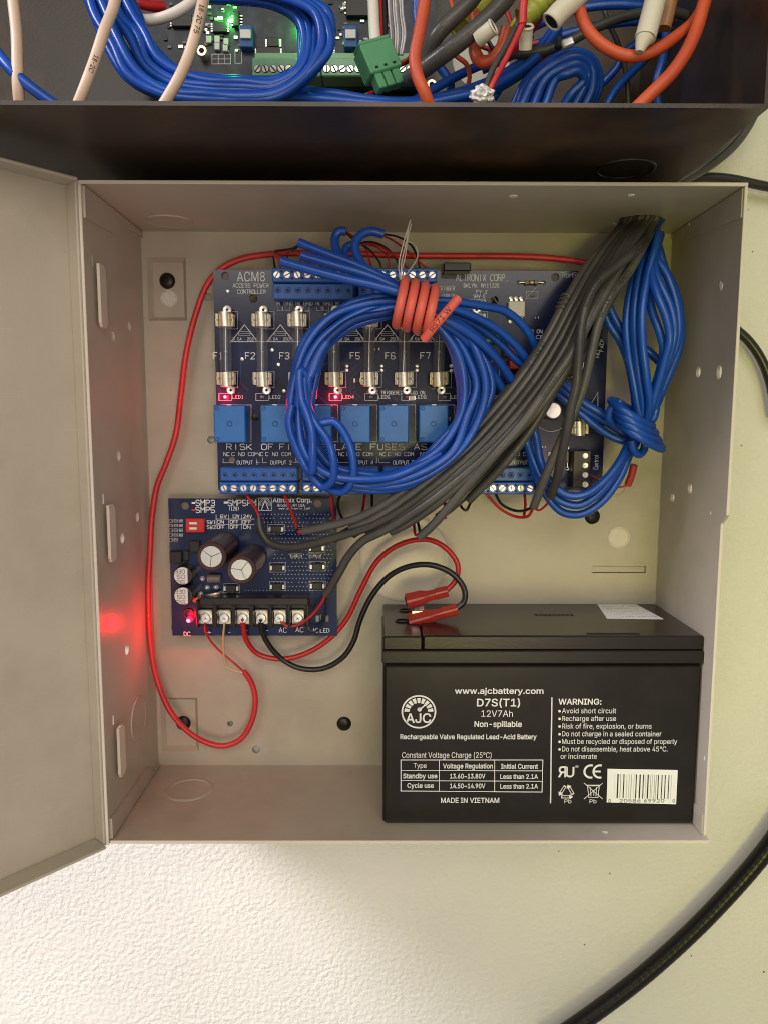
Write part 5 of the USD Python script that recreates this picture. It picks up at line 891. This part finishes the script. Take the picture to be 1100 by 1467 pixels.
inside('orange_cable', [(612, -25, 104), (607, 8, 104), (600, 48, 106), (594, 82, 107), (598, 108, 108), (608, 132, 108), (620, 166, 104)], 2.35, 'orange', 'orange cable hanging at the centre beside the green plug', 'cable', GO)
inside('orange_cable', [(820, -5, 98), (829, 12, 98), (838, 36, 100), (858, 60, 102), (885, 76, 103), (908, 80, 104), (935, 73, 104), (965, 54, 102), (992, 32, 100), (1010, 5, 98)], 2.3, 'orange', 'orange cable hanging in a round loop below the white splices', 'cable', GO)
inside('orange_cable', [(1018, -25, 104), (1008, 5, 106), (998, 40, 108), (984, 72, 110), (962, 104, 111), (936, 130, 111), (900, 165, 108)], 2.5, 'orange', 'orange cable slanting down at the right of the black enclosure', 'cable', GO)
inside('orange_cable', [(680, 20, 76), (682, 50, 78), (680, 74, 80), (690, 88, 82), (706, 84, 82), (718, 68, 82), (726, 40, 82)], 2.6, 'orange', 'short orange cable bend behind the bare wire end', 'cable', GO)
for pts, r_, m_, lb, ct in (([(640, -20, 50), (652, 20, 52), (668, 50, 54), (690, 66, 54), (720, 72, 52), (770, 60, 50)], 1.0, 'orange', 'thin orange wire curving behind the white crimp sleeves', 'wire'), ([(768, -20, 58), (742, 22, 60), (724, 50, 62), (716, 78, 62), (722, 104, 60)], .9, 'yellow_green', 'thin yellow green wire behind the bright red conductor', 'wire'),
        ([(662, -20, 56), (676, 26, 58), (700, 60, 60), (716, 92, 58), (724, 118, 54)], .9, 'black_wire', 'thin black wire running down behind the crimp sleeves', 'wire'), ([(720, -20, 56), (728, 22, 58), (742, 52, 60), (766, 76, 60), (800, 84, 58)], 1.0, 'red_wire', 'thin red wire passing under the slim yellow green connector', 'wire'),
        ([(860, -20, 30), (868, 24, 30), (884, 60, 28), (896, 104, 24), (900, 150, 20)], 1.2, 'grey_jacket', 'thin grey wire at the back behind the orange loop', 'wire'), ([(1000, 20, 24), (960, 52, 24), (916, 92, 26), (880, 130, 28), (862, 165, 28)], 1.9, 'blue_jacket', 'blue cable slanting behind the lower half of the orange loop', 'cable'),
        ([(706, 140, 50), (726, 112, 52), (752, 96, 54), (782, 92, 54), (812, 104, 52)], 1.9, 'blue_jacket', 'blue cable end arching over the left of the hairpin bundle', 'cable'), ([(640, 60, 70), (652, 78, 70), (668, 92, 68), (672, 112, 64), (664, 134, 58)], 1.0, 'orange', 'thin orange wire left of the crumpled foil end', 'wire')):
    inside('loose_wire' if ct == 'wire' else 'blue_cable', pts, r_, m_, lb, ct)
st = cable('stripped_cable', [(752, -20, 100), (749, 10, 100), (748, 34, 100)], 1.6, 'red_jacket', 'red and grey stripped cable with a crumpled foil end at the centre right', 'cable', None, (), [('conductor', [(748, 34, 100), (735, 62, 102), (720, 92, 104), (708, 114, 106), (698, 136, 106)], 1.1, 'red_jacket', 'bright red conductor'), ('conductor', [(738, 40, 96), (722, 70, 98), (705, 100, 102), (692, 136, 104)], 1.2, 'grey_jacket', 'grey conductor')])
fo = trimesh.creation.icosphere(subdivisions=3, radius=.0030); v = np.array(fo.vertices); v *= (.75+.9*meshkit.noise(v*900+5)[:, None]); v[:, 0] *= 1.25; fo = trimesh.Trimesh(v+M(690, 137, 106), fo.faces, process=False); obj('foil_shield', fo, 'foil', st, False)
for pts, m_, lb in (([(735, -20, 90), (712, 14, 90), (690, 40, 88)], 'red_jacket', 'dull red cable entering the white crimp sleeve'), ([(770, 25, 70), (755, 45, 72), (740, 62, 72), (735, 70, 70)], 'red_jacket', 'dark red cable behind the second white crimp sleeve'), ([(745, 72, 60), (752, 82, 60), (770, 86, 60), (790, 82, 58)], 'red_wire', 'thin red wire over the blue hairpin bundle')):
    inside('red_cable', pts, 2.4 if m_ == 'red_jacket' else 1.2, m_, lb)
def sleeve(name, pts, r, m_, label, hollow=True, ends=()):
    w = path(pts); t = thing(name, label, 'wire connector', w[0], None)
    obj('sleeve', tube(w, r*.001, 16, 8), m_, t, 50)
    d = (w[-1]-w[-2]); d /= np.linalg.norm(d)
    if hollow: obj('rim', ring(w[-1], r*.0009, .0006, axis=d, n=20, k=6), m_, t); obj('hole', lathe(w[-1], [(r*.0008, .0001), (0, .0002)], axis=d, n=14), 'hole_dark', t)
    for nm, pp, rr, mm_ in ends: obj(nm, T(pp, rr, n=10), mm_, t, 50)
sleeve('crimp_sleeve', [(684, 56, 92), (694, 48, 94), (706, 38, 96)], 3.0, 'splice_white', 'white crimp sleeve on the dull red cable')
sleeve('crimp_sleeve', [(752, 70, 92), (753, 55, 94), (754, 38, 97)], 2.6, 'splice_white', 'white crimp sleeve beside the bright red conductor')
sleeve('crimp_splice', [(850, -30, 100), (822, -2, 100), (800, 18, 100), (790, 30, 100)], 4.0, 'splice_white', 'large off-white splice tube at the top edge')
t_ = thing('crimp_splice', 'off-white splice tube with a pointed tip hanging over the orange loop', 'wire connector', M(930, 40, 108)); obj('sleeve', tube(path([(941, -22, 106), (938, 0, 107), (931, 28, 108), (924, 54, 109)]), .0039, 14, 8), 'splice_white', t_, 50); obj('tip', tube(path([(924, 52, 109), (921, 58, 109), (918, 66, 109), (916, 74, 109)]), .0022, 12, 6, rmod=lambda L: 1.6-L/L[-1]*.9), 'splice_white', t_, 50)
sleeve('crimp_splice', [(964, -20, 98), (958, 12, 98), (951, 40, 98)], 2.6, 'splice_brown', 'brown splice tube right of the pointed off-white one', False)
def ribbed(name, pts, r, label):
    t = thing(name, label, 'wire connector', M(*pts[0])); obj('sleeve', tube(path(pts), r*.001, 14, 10, rmod=lambda L: 1+.06*np.sign(np.sin(L/.004*2*PI))), 'yellow_green', t, 40); 
    obj('rim', ring(M(*pts[-1]), r*.0009, .0008, axis=M(*pts[-1])-M(*pts[-2]), n=20, k=6), 'yellow_green', t)
ribbed('wire_nut', [(690, -10, 66), (676, 16, 68), (660, 38, 70)], 6.5, 'wide yellow green connector behind the dark grey cables'); ribbed('wire_nut', [(800, -22, 82), (778, 0, 84), (758, 18, 86), (748, 26, 86)], 4.3, 'slim yellow green connector left of the large splice tube')
q = M(812, 62, 78); t_ = thing('cable_clip', 'small shiny metal clip on the grey cable above the hairpin bundle', 'clip', q); o = cbox(q, (.0052, .0036, .0036), .0006); o.apply_transform(trimesh.transformations.rotation_matrix(-.35, [0, 1, 0], q)); obj('body', o, 'silver', t_, False); o = cbox(q+[-.0035, .0004, .0004], (.0028, .0034, .0046), .0005); obj('holder', o, 'black_plastic', t_, False)
# white / red wires and flat ribbon to the green plug
inside('white_cable', [(533, -22, 60), (535, 10, 64), (536, 35, 67), (538, 62, 70)], 2.4, 'white_wire', 'white wire entering the top of the green plug')
inside('red_wire', [(543, -22, 58), (545, 20, 62), (546, 60, 66)], 1.2, 'red_wire', 'red wire between the white wire and the flat ribbon', 'wire')
inside('black_wire', [(550, -22, 58), (551, 20, 62), (552, 62, 66)], 1.3, 'black_wire', 'black wire between the red wire and the flat ribbon', 'wire')
rb_ = thing('ribbon_cable', 'silver grey flat ribbon of fine wires beside the orange cable', 'cable', M(570, 0, 64))
for k in range(7): obj('strand', T([(556+k*3.2, -22, 62), (558+k*3.2, 20, 64), (560+k*3.4, 48, 66), (560+k*2.6, 78, 66)], .62, n=8), ('pad', 'grey_part')[k % 3 == 1], rb_, 50)
inside('red_wire', [(597, 40, 60), (596, 66, 58), (586, 84, 54), (572, 92, 48)], 1.2, 'red_wire', 'thin red wire curving behind the orange cable', 'wire')
pg = thing('terminal_plug', 'green three pole plug connector hanging at the centre of the black enclosure', 'connector', M(540, 92, 70))
c = M(541, 88, 70); rot = trimesh.transformations.rotation_matrix(-.42, [0, 1, 0], c) @ trimesh.transformations.rotation_matrix(.35, [0, 0, 1], c)
def rp(m): m.apply_transform(rot); return m
obj('body', rp(cbox(c, (.0150, .0100, .0125), .0006)), 'green_plastic', pg, False)
for k in range(3):
    q = c+np.array([-.0042+k*.0042, -.0012, -.0088])
    obj('pole', rp(cbox(q, (.0036, .0058, .0070), .0004)), 'green_plastic', pg, False); obj('hole', rp(bx(c+[-.0042+k*.0042, -.00505, -.0042], (.0014, .0003, .0009))), 'hole_dark', pg, False)
obj('ledge', rp(cbox(c+[0, -.0006, .0068], (.0146, .0082, .0016), .0004)), 'green_plastic', pg, False)
inside('red_wire', [(522, 138, 60), (530, 134, 64), (540, 128, 66), (548, 110, 66)], 1.1, 'red_wire', 'thin red wire behind the lower end of the green plug', 'wire')
